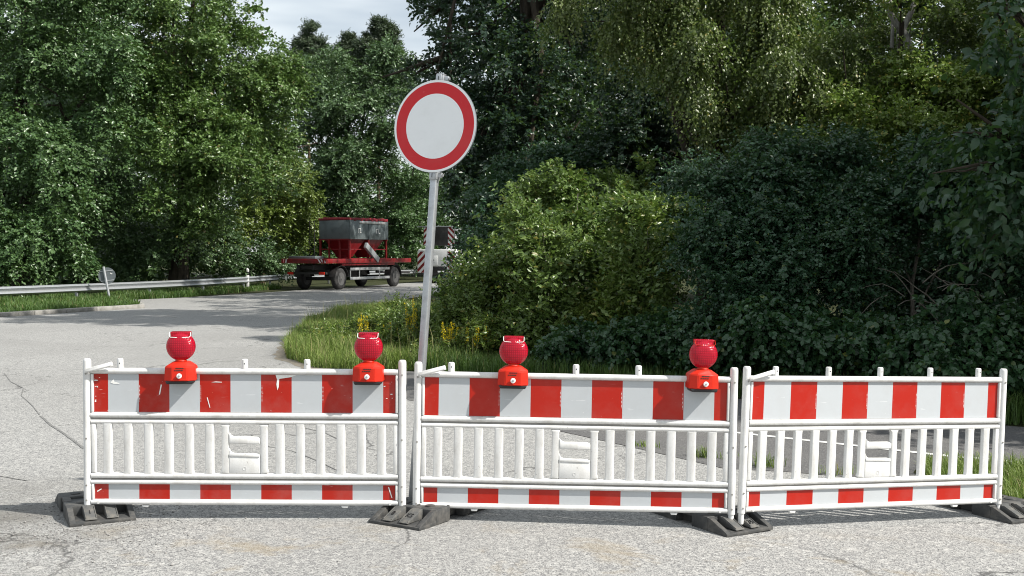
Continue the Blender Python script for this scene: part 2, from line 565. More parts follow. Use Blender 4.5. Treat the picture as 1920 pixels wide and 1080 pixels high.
L['straw'] = leaf_mat('dry_grass_stalk', (0.22, 0.23, 0.09), (0.40, 0.36, 0.18), None, 0, 0.3, 0.6, 0.2)
L['grassdark'] = leaf_mat('deep_grass_blade', (0.050, 0.105, 0.026), (0.115, 0.185, 0.050), (0.22, 0.20, 0.09), 0.05, 0.3, 0.5, 0.3)  # darker copy of the grass colour, with the verge's shade painted in

# ------------------------------------------------------------------ foliage from numpy
def np_mesh(name, V, T, mat, quads=False):
    """V (n,3), T (m,3 or 4) -> mesh datablock"""
    me = bpy.data.meshes.new(name)
    k = T.shape[1]
    me.vertices.add(len(V))
    me.vertices.foreach_set('co', V.astype(np.float32).ravel())
    me.loops.add(T.size)
    me.loops.foreach_set('vertex_index', T.astype(np.int32).ravel())
    me.polygons.add(len(T))
    me.polygons.foreach_set('loop_start', np.arange(0, T.size, k, dtype=np.int32))
    me.update(calc_edges=True)
    me.materials.append(mat)
    return me

def unit(a):
    return a / np.maximum(np.linalg.norm(a, axis=-1, keepdims=True), 1e-9)

def leaf_cards(P, A, N, ln, wd, near=False, fold=0.18):
    """P base points, A axis, N blade normal (unit), arrays of length/width -> V, T"""
    N = unit(N - A * (N * A).sum(-1, keepdims=True))
    S = np.cross(N, A)
    ln = ln[:, None]; wd = wd[:, None]
    n = len(P)
    if not near:
        mid = P + A * ln * 0.45
        V = np.stack([P, mid + S * wd * 0.5 + N * wd * fold, P + A * ln - N * ln * 0.06, mid - S * wd * 0.5 + N * wd * fold], 1)
        b = np.arange(n)[:, None] * 4
        T = np.concatenate([b + np.array([[0, 2, 1]]), b + np.array([[0, 3, 2]])], 0)
        return V.reshape(-1, 3), T
    m1 = P + A * ln * 0.33 + N * ln * 0.03
    m2 = P + A * ln * 0.66 + N * ln * 0.02
    V = np.stack([P, m1, m2, P + A * ln - N * ln * 0.10,
                  m1 + S * wd * 0.5 + N * wd * fold * 0.6, m2 + S * wd * 0.42 + N * wd * fold * 0.4,
                  m1 - S * wd * 0.5 + N * wd * fold * 0.6, m2 - S * wd * 0.42 + N * wd * fold * 0.4], 1)
    b = np.arange(n)[:, None] * 8
    tr = [(0, 1, 4), (4, 1, 2), (4, 2, 5), (5, 2, 3), (0, 6, 1), (6, 2, 1), (6, 7, 2), (7, 3, 2)]
    T = np.concatenate([b + np.array([q]) for q in tr], 0)
    return V.reshape(-1, 3), T

def foliage(blobs, clumps, twigs, leaves, tw, ln, wd, rs, up=0.45, droop=0.25, depth=(0.62, 1.03), near=False, hang=0.0, zmin=0.02, cut=0.55, rise=0.0, lift=0.15):
    """blobs: list of (centre, radii, weight).  Leaves sit along twigs, twigs in clumps, clumps on the crown's lumps."""
    C = np.array([list(b[0]) for b in blobs]); R = np.array([list(b[1]) for b in blobs])
    W = np.array([(b[2] if len(b) > 2 else 1.0) * (b[1][0] * b[1][2]) for b in blobs])
    idx = rs.choice(len(blobs), size=clumps * 2, p=W / W.sum())
    U = unit(rs.normal(size=(clumps * 2, 3)) + np.array([0, 0, lift]))
    rr = rs.uniform(depth[0], depth[1], (clumps * 2, 1)) ** 0.7
    lump = 1.0 + 0.16 * np.sin(U[:, :1] * 7 + idx[:, None]) * np.cos(U[:, 2:] * 6 + idx[:, None] * 2)
    P = C[idx] + R[idx] * U * rr * lump
    keep = P[:, 2] > zmin
    for j in range(len(blobs)):
        d = (((P - C[j]) / R[j]) ** 2).sum(1)
        keep &= ~((d < cut ** 2) & (idx != j))
    P = P[keep][:clumps]; U = U[keep][:clumps]; idx = idx[keep][:clumps]
    n = len(P)
    Nn = unit(U / R[idx])
    scale = rs.uniform(0.55, 1.3, (n, 1, 1))
    D0 = unit(Nn + np.array([0, 0, up]) + 0.35 * rs.normal(size=(n, 3)))
    D = unit(D0[:, None] * 0.7 + unit(rs.normal(size=(n, twigs, 3))) * 0.95 + np.array([0, 0, rise]))
    D[..., 2] = D[..., 2] * 0.8 - hang
    D = unit(D)
    S0 = P[:, None] - D0[:, None] * tw * 0.25 + rs.normal(size=(n, twigs, 3)) * tw * 0.12 * scale
    tt = ((np.arange(leaves) + 0.7) / leaves) ** 0.7
    tt = tt[None, None, :, None] + rs.uniform(-0.04, 0.04, (n, twigs, leaves, 1))
    L_ = tw * scale[..., None] * rs.uniform(0.6, 1.15, (n, twigs, 1, 1))
    pos = S0[:, :, None] + D[:, :, None] * L_ * tt
    pos[..., 2] -= (droop * L_ * tt ** 2)[..., 0]
    side = unit(np.cross(D, unit(rs.normal(size=(n, twigs, 3)) * 0.4 + np.array([0, 0, 1.0]))))
    sg = np.where(np.arange(leaves) % 2 == 0, 1.0, -1.0)[None, None, :, None]
    A = unit(D[:, :, None] * 0.65 + side[:, :, None] * sg * 0.8 + rs.normal(size=pos.shape) * 0.33 + np.array([0, 0, -droop]))
    NN = unit(np.array([0.12, 0, 0.34]) + D[:, :, None] * 0.55 + Nn[:, None, None] * 0.35 + rs.normal(size=pos.shape) * 0.60)
    m = pos.reshape(-1, 3)
    k = len(m)
    s = rs.uniform(0.65, 1.2, k)
    V, T = leaf_cards(m, A.reshape(-1, 3), NN.reshape(-1, 3), ln * s, wd * s * rs.uniform(0.85, 1.15, k), near)
    V[:, 2] = np.maximum(V[:, 2], zmin - 0.02)
    return V, T

def branchy(base, top, r0, blobs, rnd, lean=0.15, limbs=None, r1=0.25):
    """tapered trunk with limbs reaching into the crown's lumps"""
    mb = MB()
    base = Vector(base); top = Vector(top)
    n = 7
    pts = []
    for i in range(n):
        t = i / (n - 1)
        p = base.lerp(top, t)
        if 0 < i:
            p += Vector((rnd.uniform(-1, 1), rnd.uniform(-1, 1), 0)) * lean * (top - base).length * 0.08
        pts.append(p)
    rad = [r0 * (1.35 if i == 0 else 1.0) * (1 - (1 - r1) * i / (n - 1)) for i in range(n)]
    mb.tube(pts, rad, 9)
    for b in blobs:
        c = Vector(b[0])
        i = clamp(int(rnd.uniform(2, n - 1)), 1, n - 1)
        s = pts[i]
        if s.z > c.z + 0.5 * (top - base).length:
            s = pts[2]
        mid = s.lerp(c, 0.5) + Vector((rnd.uniform(-.3, .3), rnd.uniform(-.3, .3), rnd.uniform(0, .4))) * (c - s).length * 0.3
        e = c.lerp(s, -0.35)
        ra = rad[i] * 0.5
        mb.tube([s, s.lerp(mid, .5), mid, mid.lerp(e, .5), e], [ra, ra * .85, ra * .65, ra * .42, ra * .15], 6)
        for q in range(3):
            d = Vector((rnd.uniform(-1, 1), rnd.uniform(-1, 1), rnd.uniform(-.3, 1)))
            e2 = c + Vector((d.x * b[1][0], d.y * b[1][1], d.z * b[1][2])) * .8
            mb.tube([mid.lerp(e, .3), c.lerp(e2, .4), e2], [ra * .42, ra * .25, ra * .08], 5)
    return mb

def B(u, v, Y, ru, rv, rd=None, w=1.0):
    """a crown lump seen at photo pixel (u, v), standing at depth Y"""
    c = at(u, v, Y)
    a, b = ru * Y / F, rv * Y / F
    return ((c.x, c.y, c.z), (a, rd if rd else (a + b) / 2, b), w)

def boughs(blobs, per, rs, size=0.44, flat=0.55, reach=(0.62, 1.08)):
    """break big crown lumps into separate boughs, each a flattened spray with gaps between"""
    out = []
    for b in blobs:
        c = np.array(b[0]); R = np.array(b[1])
        k = max(3, int(per * rs.uniform(0.8, 1.2)))
        U = unit(rs.normal(size=(k, 3)) + np.array([0.15, -0.45, 0.2]))
        for u in U:
            p = c + R * u * rs.uniform(*reach)
            r = R * size * rs.uniform(0.65, 1.25)
            m = (r[0] + r[1] + r[2]) / 3
            out.append(((p[0], p[1], p[2]), (m * 1.05, m * 1.05, m * flat * rs.uniform(0.8, 1.3)), 1.0))
    return out

SEED = [100]
def tree(name, cat, label, group, base, top, r0, blobs, leafmat, bark, clumps, twigs, leaves, tw, ln, wd, trunk='trunk', crown='crown', **kw):
    SEED[0] += 1
    rs = np.random.RandomState(SEED[0]); rnd = random.Random(SEED[0])
    t = empty(name, (base[0], base[1], 0), 0, label, cat, group)
    o = Vector((base[0], base[1], 0))
    sh = [((b[0][0] - o.x, b[0][1] - o.y, b[0][2]), b[1], b[2] if len(b) > 2 else 1.0) for b in blobs]
    clumps = int(clumps * 0.46); twigs = int(twigs * 2.6); leaves = int(leaves * 1.55); tw *= 1.12; fine = 0.60 if base[1] > 35 else 0.74
    if kw.get('near'): fine = 0.9
    fine = kw.pop('fine', fine)
    if base[1] > 35: twigs = int(twigs * 1.35); clumps = int(clumps * 0.95)
    ln *= fine; wd *= fine
    branchy((0, 0, -0.05), (top[0] - o.x, top[1] - o.y, top[2]), r0, sh if kw.pop('limbs', True) else [], rnd).build(trunk, bark, t)
    per = kw.pop('per', 9)
    if per:
        bo = boughs(sh, per, rs, kw.pop('bsize', 0.40), kw.pop('bflat', 0.6))
        V1, T1 = foliage(bo, int(clumps * 0.85), twigs, leaves, tw * 0.8, ln, wd, rs, lift=0.55, **kw)
        kw.pop('depth', None)
        V2, T2 = foliage([(b[0], (b[1][0] * .58, b[1][1] * .58, b[1][2] * .58), 1.0) for b in sh], int(clumps * 0.22), twigs, leaves, tw, ln, wd, rs, depth=(0.3, 1.0), **kw)
        V = np.concatenate([V1, V2]); T = np.concatenate([T1, T2 + len(V1)])
    else:
        V, T = foliage(sh, clumps, twigs, leaves, tw, ln, wd, rs, **kw)
    link_mesh(crown, np_mesh(crown, V, T, leafmat), t)
    return t

def blades(pts, h, w, rs, lean=0.45):
    """grass blades: two-segment tapered strips"""
    n = len(pts)
    an = rs.uniform(0, 2 * PI, n)
    d = np.stack([np.cos(an), np.sin(an), np.zeros(n)], 1)
    s = np.stack([-np.sin(an), np.cos(an), np.zeros(n)], 1)
    hh = (h * rs.uniform(0.5, 1.3, n))[:, None]
    ww = (w * rs.uniform(0.7, 1.3, n))[:, None]
    le = (rs.uniform(0.1, 1.0, n) * lean)[:, None]
    z = np.array([0, 0, 1.0])
    m = pts + z * hh * 0.6 + d * hh * le * 0.35
    tip = pts + z * hh * (1 - le * 0.35) + d * hh * le
    V = np.stack([pts - s * ww, pts + s * ww, m + s * ww * .75, m - s * ww * .75, tip], 1).reshape(-1, 3)
    b = np.arange(n)[:, None] * 5
    T = np.concatenate([b + np.array([q]) for q in [(0, 1, 2), (0, 2, 3), (3, 2, 4)]], 0)
    return V, T

def in_poly(x, y, poly):
    c = np.zeros(len(x), bool)
    n = len(poly)
    for i in range(n):
        x1, y1 = poly[i]; x2, y2 = poly[(i + 1) % n]
        cond = ((y1 > y) != (y2 > y))
        with np.errstate(divide='ignore', invalid='ignore'):
            xi = (x2 - x1) * (y - y1) / (y2 - y1 + 1e-12) + x1
        c ^= cond & (x < xi)
    return c

def grass_on(name, poly, count, h, w, mat, seed, lean=0.45, patch=0.0, z0=0.0):
    rs = np.random.RandomState(seed)
    xs = [p[0] for p in poly]; ys = [p[1] for p in poly]
    x = rs.uniform(min(xs), max(xs), count * 3); y = rs.uniform(min(ys), max(ys), count * 3)
    k = in_poly(x, y, poly)
    if patch:
        f = np.sin(x * 3.1 + np.sin(y * 2.3) * 1.7) * np.sin(y * 2.7 + x * 1.1) * 0.5 + 0.5
        k &= rs.uniform(0, 1, len(x)) < (1 - patch) + patch * f
    x = x[k][:count]; y = y[k][:count]
    z = np.array([gz(a, b) for a, b in zip(x, y)]) + z0 - 0.01
    hv = h * (0.75 + 0.5 * (np.sin(x * 1.7 + 1) * np.cos(y * 1.3) * 0.5 + 0.5))
    V, T = blades(np.stack([x, y, z], 1), 1.0 * hv, w, rs, lean)
    return tag(link_mesh(name, np_mesh(name, V, T, mat)), None, None, None, 'stuff')

def sheet(name, poly, z, mat, kind='structure', parent=None):
    """a flat paved sheet that follows the ground's slight fall"""
    bm = bmesh.new()
    bm.faces.new([bm.verts.new((p[0], p[1], 0)) for p in poly])
    def cut(co, no):
        bmesh.ops.bisect_plane(bm, geom=list(bm.verts) + list(bm.edges) + list(bm.faces), plane_co=co, plane_no=no)
    bmesh.ops.triangulate(bm, faces=list(bm.faces))
    for x in (-0.65, 3.95):
        cut((x, 0, 0), (1, 0, 0))
    for y in (9.5, 10.5, 11.5, 12.5, 13.5, 14.5):
        cut((0, y, 0), (0, 1, 0))
    for x in (0.4, 1.45, 2.5):
        cut((x, 0, 0), (1, 0, 0))
    bmesh.ops.triangulate(bm, faces=list(bm.faces))
    for v in bm.verts:
        v.co.z = gz(v.co.x, v.co.y) + z
    bmesh.ops.recalc_face_normals(bm, faces=bm.faces)
    if bm.faces and sum(f.normal.z for f in bm.faces) < 0:
        bmesh.ops.reverse_faces(bm, faces=bm.faces)
    me = bpy.data.meshes.new(name)
    bm.to_mesh(me); bm.free()
    me.materials.append(mat)
    return tag(link_mesh(name, me, parent), None, None, None, kind if parent is None else None)
#@@SETTING
def catmull(pts, step):
    out = []
    P = [Vector(p) for p in pts]
    for i in range(len(P) - 1):
        p0 = P[max(i - 1, 0)]; p1 = P[i]; p2 = P[i + 1]; p3 = P[min(i + 2, len(P) - 1)]
        n = max(1, int((p2 - p1).length / step))
        for k in range(n):
            t = k / n
            out.append(0.5 * ((2 * p1) + (p2 - p0) * t + (2 * p0 - 5 * p1 + 4 * p2 - p3) * t * t + (3 * p1 - p0 - 3 * p2 + p3) * t ** 3))
    out.append(P[-1])
    return out
# ================================================================== THE SETTING
sheet('ground', [(-900, -300), (900, -300), (900, 1800), (-900, 1800)], -0.02, M['soil'])

ROAD = [(-70, -15), (16, -15), (16, 4.2), (3.8, 8.38), (3.38, 9.2), (2.35, 9.50), (1.8, 9.56), (0.41, 11.3), (-1.23, 13.4),
        (-1.7, 15.2), (-2.2, 16.6), (-3.1, 17.2), (-3.85, 18.9), (-4.3, 21.2), (-4.75, 25.0), (-5.15, 29.2), (-4.95, 37), (-4.2, 42.6), (-2.6, 53), (0.5, 68), (8, 92), (22, 120),
        (16, 126), (2, 98), (-4.6, 72), (-6.9, 64), (-9.6, 55), (-11.8, 48), (-13.06, 44.6), (-14.3, 42.6), (-13.2, 39.4), (-11.75, 36.1), (-14, 30.9), (-19, 21.5), (-34, 6), (-70, 2)]
sheet('road', ROAD, 0.0, M['concrete'])
PATH = [(16, 3.9), (9, 7.60), (4.75, 9.88), (4.3, 10.08), (3.65, 10.05), (3.45, 9.65), (3.38, 9.2), (2.35, 9.50), (1.8, 9.56), (0.41, 11.3), (-1.23, 13.4), (-1.7, 15.2), (-2.2, 16.6), (-1.54, 16.7), (1.9, 14.25), (5.28, 11.9), (9, 10.0), (16, 6.2)]
sheet('asphalt_path', PATH, 0.004, M['asphalt'])
def stripe(name, pts, w, z, mat):
    for i in range(len(pts) - 1):
        pass
    L1, L2 = [], []
    for i, p in enumerate(pts):
        a = Vector(pts[max(i - 1, 0)]); b = Vector(pts[min(i + 1, len(pts) - 1)])
        d = (b - a).normalized(); n = Vector((-d.y, d.x)) * w / 2
        L1.append((p[0] + n.x, p[1] + n.y)); L2.append((p[0] - n.x, p[1] - n.y))
    return sheet(name, L1 + L2[::-1], z, mat)
stripe('edge_line', [(9, 7.73), (6.4, 9.12), (4.58, 10.10), (3.4, 10.72), (2.34, 11.28), (1.3, 11.9), (0.3, 12.6)], 0.085, 0.009, M['line'])

for nm_pts, w_ in ((((8, 700), (20, 716), (44, 728), (40, 742), (62, 762), (74, 778)), 0.012), (((76, 780), (96, 798), (118, 812), (140, 828), (158, 842)), 0.024),
                   (((470, 815), (505, 838), (548, 846), (590, 862), (640, 886), (690, 900)), 0.011), (((560, 800), (610, 812), (650, 832)), 0.012), (((0, 893), (40, 900), (52, 902)), 0.012)):  # cracks; the last strip paints the sign post's cast shadow as dark colour
    stripe('road_crack', [tuple(gp(u, v).xy) for u, v in nm_pts], w_, 0.004, M['tar'])
# kerb stones round the left verge
mb = MB()
kl = [(-34, 6), (-19, 21.5), (-14, 30.9), (-12.6, 34.3), (-11.75, 36.1), (-12.2, 37.4), (-13.2, 39.4)]
pts = []
for i in range(len(kl) - 1):
    a, b = Vector(kl[i]), Vector(kl[i + 1])
    n = max(1, int((b - a).length / 1.0))
    for k in range(n):
        p, q = a.lerp(b, k / n), a.lerp(b, (k + 0.985) / n)
        d = (q - p); an = math.atan2(d.y, d.x)
        c = (p + q) / 2 + Vector((-math.sin(an), math.cos(an))) * 0.13
        mb.box((c.x, c.y, 0.03), (d.length, 0.24, 0.18), 0, 0.025, 2, Matrix.Rotation(an, 3, 'Z'))
tag(mb.build('kerb', M['kerb']), None, None, None, 'structure')

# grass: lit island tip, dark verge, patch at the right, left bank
ISL = [(-3.02, 17.2), (-3.8, 18.9), (-4.25, 21.2), (-4.7, 25.0), (-5.1, 29.2), (-4.9, 35), (-2, 35), (0.5, 24), (0.2, 16.6), (-1.5, 16.9), (-2.2, 16.75)]
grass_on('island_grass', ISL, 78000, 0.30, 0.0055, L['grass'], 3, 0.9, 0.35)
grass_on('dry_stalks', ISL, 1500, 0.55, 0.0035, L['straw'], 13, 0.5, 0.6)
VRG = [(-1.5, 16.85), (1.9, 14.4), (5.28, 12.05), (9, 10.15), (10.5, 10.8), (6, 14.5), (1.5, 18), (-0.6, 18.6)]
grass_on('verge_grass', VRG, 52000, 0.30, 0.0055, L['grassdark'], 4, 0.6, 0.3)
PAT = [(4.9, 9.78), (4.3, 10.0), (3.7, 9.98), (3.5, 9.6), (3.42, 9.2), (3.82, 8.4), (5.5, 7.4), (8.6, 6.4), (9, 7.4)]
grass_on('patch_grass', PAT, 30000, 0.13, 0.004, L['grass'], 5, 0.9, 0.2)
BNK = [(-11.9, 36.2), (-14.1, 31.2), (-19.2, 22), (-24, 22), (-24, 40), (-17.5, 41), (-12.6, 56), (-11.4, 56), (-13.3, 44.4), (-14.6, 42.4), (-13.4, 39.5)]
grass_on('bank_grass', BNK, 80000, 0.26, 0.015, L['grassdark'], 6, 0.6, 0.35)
rj = random.Random(8)
EDG = [(-1.9, 16.6), (-2.5, 16.9), (-3.02, 17.2), (-3.45, 18.0), (-3.8, 18.9), (-4.05, 20.0), (-4.28, 21.2), (-4.5, 23.0), (-4.72, 25.0), (-4.95, 27.0), (-5.12, 29.2)]
ep = [p for p in catmull([(a + rj.uniform(-.05, .05), b) for a, b in EDG], 0.22)]
stripe('soil_edge', [(p.x - .04 + rj.uniform(-.06, .06), p.y + rj.uniform(-.03, .03)) for p in ep], 0.20, 0.003, M['dirt'])
# low undergrowth on the bank behind the guardrail
rs = np.random.RandomState(9)
#@@FURNITURE
# ================================================================== BARRIERS
def rail_profile(z, r, y0, n=6):
    """half round rail bulging to the front, (y, z) outline"""
    out = [(y0 + 0.012, z - r), ]
    for i in range(n + 1):
        a = -PI / 2 + PI * i / n
        out.append((y0 - math.cos(a) * r * 0.95, z + math.sin(a) * r))
    out.append((y0 + 0.012, z + r))
    return out

BW = 2.035
PEGS = [0.213, 0.613, 1.017, 1.420, 1.822]
def make_barrier(worn_level):
    root = empty('safety_barrier')
    pl = M['plastic']
    # posts
    for x in (0.0, BW):
        mb = MB()
        mb.lathe([(0.019, 0.06), (0.019, 0.128), (0.0255, 0.130), (0.0255, 1.062), (0.0235, 1.074), (0.017, 1.080)], 20, 0, Matrix.Translation((x, 0, 0)))
        for z in (0.165, 0.262, 0.565, 0.985):
            mb.lathe([(0.006, -0.0285), (0.006, -0.0245)], 10, 1, Matrix.Translation((x, 0, z)), 'y')
        mb.build('post', [pl, M['grime']], root)
    # frame: rails, side stiles, grooves
    mb = MB()
    x0, x1 = 0.026, BW - 0.026
    for z, r in ((1.0015, 0.0185), (0.716, 0.0175), (0.6725, 0.0145), (0.323, 0.0175), (0.2815, 0.0145), (0.1515, 0.0175)):
        mb.prism(rail_profile(z, r, -0.004), x0, x1, 'x', 0)
        mb.prism([(0.0082, z - r), (0.0082, z + r), (0.022, z + r * .7), (0.022, z - r * .7)], x0, x1, 'x', 0)
    for z in (0.6925, 0.301):                      # grooves between the paired rails
        mb.box((BW / 2, 0.004, z), (x1 - x0, 0.012, 0.014), 1)  # recessed strip in a darker grey than the rails
    mb.box((BW / 2, 0.010, 0.859), (x1 - x0, 0.012, 0.252), 0)
    mb.box((BW / 2, 0.010, 0.2185), (x1 - x0, 0.012, 0.100), 0)
    for xs in (0.033, BW - 0.033):                 # side stiles of the opening
        mb.box((xs + (0.009 if xs < 1 else -0.009), 0.0, 0.5), (0.030, 0.030, 0.318), 0, 0.006)
        mb.box((xs + (0.002 if xs < 1 else -0.002), -0.004, 0.859), (0.016, 0.026, 0.247), 0, 0.005)
        mb.box((xs + (0.002 if xs < 1 else -0.002), -0.004, 0.2185), (0.016, 0.026, 0.098), 0, 0.005)
    for xs in (0.075, BW - 0.075):                 # screw heads
        mb.lathe([(0.009, -0.024), (0.007, -0.0195)], 10, 0, Matrix.Translation((xs, 0, 0.150)), 'y')
    mb.build('frame', [pl, M['grime']], root)
    # slats: flared at both ends like the moulded slots
    def slat(xc):
        w, fl, h0, h1 = 0.0280, 0.012, 0.332, 0.668
        pts = []
        for sx in (1, -1):
            col = []
            for k in range(5):
                a = k / 4 * PI / 2
                col.append((xc + sx * (w + fl * (1 - math.sin(a))), h0 + 0.030 * (1 - math.cos(a))))
            for k in range(5):
                a = k / 4 * PI / 2
                col.append((xc + sx * (w + fl * (1 - math.cos(a))), h1 - 0.030 * (1 - math.sin(a))))
            pts += col if sx == 1 else col[::-1]
        mb = MB()
        mb.prism(pts, -0.015, 0.017, 'y', 0, 0.008, 2, None, 50)
        return mb
    for i in range(6):
        for xc in (0.133 + 0.1315 * i, BW - 0.133 - 0.1315 * i):
            slat(xc).build('slat', pl, root, 50)
    # handle panel with a hand slot
    c = BW / 2
    mb = MB()
    hw = 0.148
    for sx in (-1, 1):
        mb.prism([(c + sx * hw, 0.3405), (c + sx * (hw + 0.008), 0.352), (c + sx * hw, 0.37), (c + sx * hw, 0.640), (c + sx * (hw + 0.010), 0.658),
                  (c + sx * 0.092, 0.658), (c + sx * 0.102, 0.640), (c + sx * 0.102, 0.3405)][::sx], -0.0145, 0.0165, 'y', 0, 0.006, 2, None, 50)
    mb.prism([(c - 0.1015, 0.532), (c - 0.1015, 0.606), (c - 0.088, 0.588), (c - 0.070, 0.579), (c + 0.085, 0.579), (c + 0.1015, 0.568), (c + 0.1015, 0.532)], -0.017, 0.014, 'y', 0, 0.007)
    mb.prism([(c - 0.1015, 0.3405), (c - 0.1015, 0.510), (c - 0.088, 0.480), (c - 0.070, 0.471), (c + 0.085, 0.469), (c + 0.1015, 0.458), (c + 0.1015, 0.3405)], -0.013, 0.014, 'y', 0, 0.006)
    mb.prism([(c - 0.099, 0.452), (c - 0.099, 0.470), (c + 0.099, 0.466), (c + 0.099, 0.448)], -0.018, -0.0125, 'y', 0, 0.003)
    vs, fs = text_mesh('CJ', 0.034, 0.001)           # the faint moulded mark
    mb.raw([(c + x * .7, -0.0138 + z, 0.372 + y) for x, y, z in vs], fs, 0)
    mb.build('handle_panel', pl, root, 45)
    # striped boards: red and white film butted edge to edge
    edges = [0.034, 0.134, 0.332, 0.530, 0.727, 0.925, 1.122, 1.320, 1.516, 1.714, 1.911, 2.001]
    for nm, za, zb in (('upper_board', 0.7355, 0.981), ('lower_board', 0.170, 0.266)):
        mb = MB()
        ed = edges if nm == 'upper_board' else [edges[0] + 0.012] + edges[1:-1] + [edges[-1] - 0.012]
        for i in range(11):
            mat = 1 if i % 2 == 0 else 0
            mb.raw([(ed[i], 0.0032, za), (ed[i + 1], 0.0032, za), (ed[i + 1], 0.0032, zb), (ed[i], 0.0032, zb),
                    (ed[i], 0.0012, za), (ed[i + 1], 0.0012, za), (ed[i + 1], 0.0012, zb), (ed[i], 0.0012, zb)],
                   [(4, 5, 6, 7), (0, 1, 5, 4), (3, 7, 6, 2)] + ([(0, 4, 7, 3)] if i == 0 else []) + ([(1, 2, 6, 5)] if i == 10 else []), mat)
            if i % 2 == 0 and nm == 'upper_board' and 0 < i < 10:
                # fine print up the edge of each red field
                xx = ed[i] + 0.006 if worn_level != 0 and worn_level != 2 else ed[i + 1] - 0.006
                for k in range(13):
                    z = za + 0.07 + k * 0.0085
                    mb.box((xx, 0.0008, z), (0.002 + 0.001 * (k % 3), 0.0006, 0.0036), 2)
        mb.build(nm, [M['white_film'], M['red_film_scratched'] if worn_level == 1 else M['red_film'], M['bare_white']], root, 0)
    # pegs along the top rail
    for x in PEGS:
        mb = MB()
        mb.lathe([(0.0205, 1.012), (0.0205, 1.070), (0.019, 1.078), (0.013, 1.0815)], 18, 0, Matrix.Translation((x, 0.002, 0)), 'z', 0.8)
        mb.lathe([(0.004, -0.0172), (0.004, -0.0150)], 8, 1, Matrix.Translation((x + 0.002, 0.002, 1.052)), 'y')
        mb.build('peg', [pl, M['black']], root)
    # locking arm on the left post
    mb = MB()
    R = Matrix.Rotation(math.radians(-15.5), 3, 'Y')
    mb.box((0.090, -0.040, 1.026), (0.185, 0.010, 0.030), 0, 0.004, 2, R)
    mb.box((0.092, -0.0475, 1.0225), (0.165, 0.006, 0.010), 0, 0.002, 2, R)
    mb.build('locking_arm', pl, root)
    # lugs under the bottom rail
    for x in (0.375, 1.665):
        mb = MB()
        mb.prism([(x - 0.024, 0.1335), (x + 0.024, 0.1335), (x + 0.018, 0.119), (x - 0.018, 0.119)], -0.012, 0.012, 'y', 0, 0.003)
        mb.build('lug', pl, root)
    return root

def place_barrier(root, pl, pr):
    """pl, pr: where the feet of the left and right post stand (world)"""
    d = (pr - pl); d.normalize()
    yv = Vector((-d.y, d.x, 0)).normalized()
    zv = d.cross(yv).normalized()
    Mx = (Matrix(((d.x, yv.x, zv.x), (d.y, yv.y, zv.y), (d.z, yv.z, zv.z))) * 1.018).to_4x4()
    Mx.translation = pl
    root.matrix_world = Mx
    return Mx

def post_at(u, v, z):
    """post whose visible foot (0.128 m up) shows at pixel (u, v) on ground height z"""
    p = gp(u, v, z + 0.128)
    return Vector((p.x, p.y, z))

YB = 7.27
def onground(X, Y):
    return Vector((X, Y, gz(X, Y)))
b_old = make_barrier(1)
tag(b_old, 'scuffed white barrier with torn film, scratched red stripes and two red lamps', 'barrier', 'red and white safety barriers across the road')
M1 = place_barrier(b_old, Vector((-2.797, 7.40, -0.040)), Vector((-0.727, 7.40, -0.050)))
# torn film on its boards
fy = -0.0006
boards = {c.name.split('.')[0]: c for c in b_old.children if c.name.startswith(('upper_board', 'lower_board'))}
def flake(pts, nm='film_chip'):
    n = len(pts)
    f_ = MB()
    f_.raw([(x, fy, z) for x, z in pts] + [(x, fy + 0.0008, z) for x, z in pts], [tuple(range(n))] + [(i, (i + 1) % n, n + (i + 1) % n, n + i) for i in range(n)])
    f_.build(nm, M['bare_white'], boards['upper_board' if pts[0][1] > 0.5 else 'lower_board'], 0)
flake([(1.216, 0.980), (1.352, 0.979), (1.318, 0.966), (1.262, 0.958), (1.240, 0.954), (1.236, 0.900), (1.228, 0.880), (1.222, 0.918), (1.226, 0.950)], 'torn_film')
flake([(1.37, 0.974), (1.50, 0.980), (1.44, 0.976)])
rnd = random.Random(5)
for k in range(15):
    x = rnd.choice([rnd.uniform(0.038, 0.125), rnd.uniform(1.915, 1.995), rnd.uniform(0.04, 0.07)])
    z = rnd.uniform(0.775, 0.968)
    s = rnd.uniform(0.002, 0.009)
    flake([(x + s * rnd.uniform(.5, 1.3) * math.cos(a), z + s * .55 * rnd.uniform(.5, 1.2) * math.sin(a)) for a in (0.2, 1.2, 2.4, 3.5, 4.4, 5.4)])
flake([(0.035, 0.938), (0.052, 0.944), (0.068, 0.942), (0.070, 0.937), (0.05, 0.936)])
flake([(0.15, 0.925), (0.17, 0.948), (0.176, 0.930), (0.20, 0.924), (0.21, 0.916), (0.17, 0.917)])
flake([(0.80, 0.930), (0.83, 0.935), (0.87, 0.933), (0.87, 0.929), (0.83, 0.930)])
flake([(0.772, 0.83), (0.790, 0.765), (0.794, 0.766), (0.777, 0.832)])
flake([(0.475, 0.915), (0.482, 0.912), (0.470, 0.85), (0.462, 0.848)])
flake([(0.06, 0.222), (0.085, 0.236), (0.092, 0.234), (0.068, 0.218), (0.060, 0.214)])
flake([(1.943, 0.255), (1.950, 0.254), (1.972, 0.185), (1.966, 0.184)])

b_new = make_barrier(0)
tag(b_new, 'clean white barrier with unscratched red stripes and two red lamps, beside the signpost', 'barrier', 'red and white safety barriers across the road')
M2 = place_barrier(b_new, Vector((-0.633, 7.40, -0.0615)), Vector((1.437, 7.38, -0.097)))
b_turn = make_barrier(2)
tag(b_turn, 'white barrier turned back at an angle, without any lamps, farthest along the row', 'barrier', 'red and white safety barriers across the road')
M3 = place_barrier(b_turn, Vector((1.503, 7.38, -0.090)), Vector((3.478, 8.03, -0.172)))

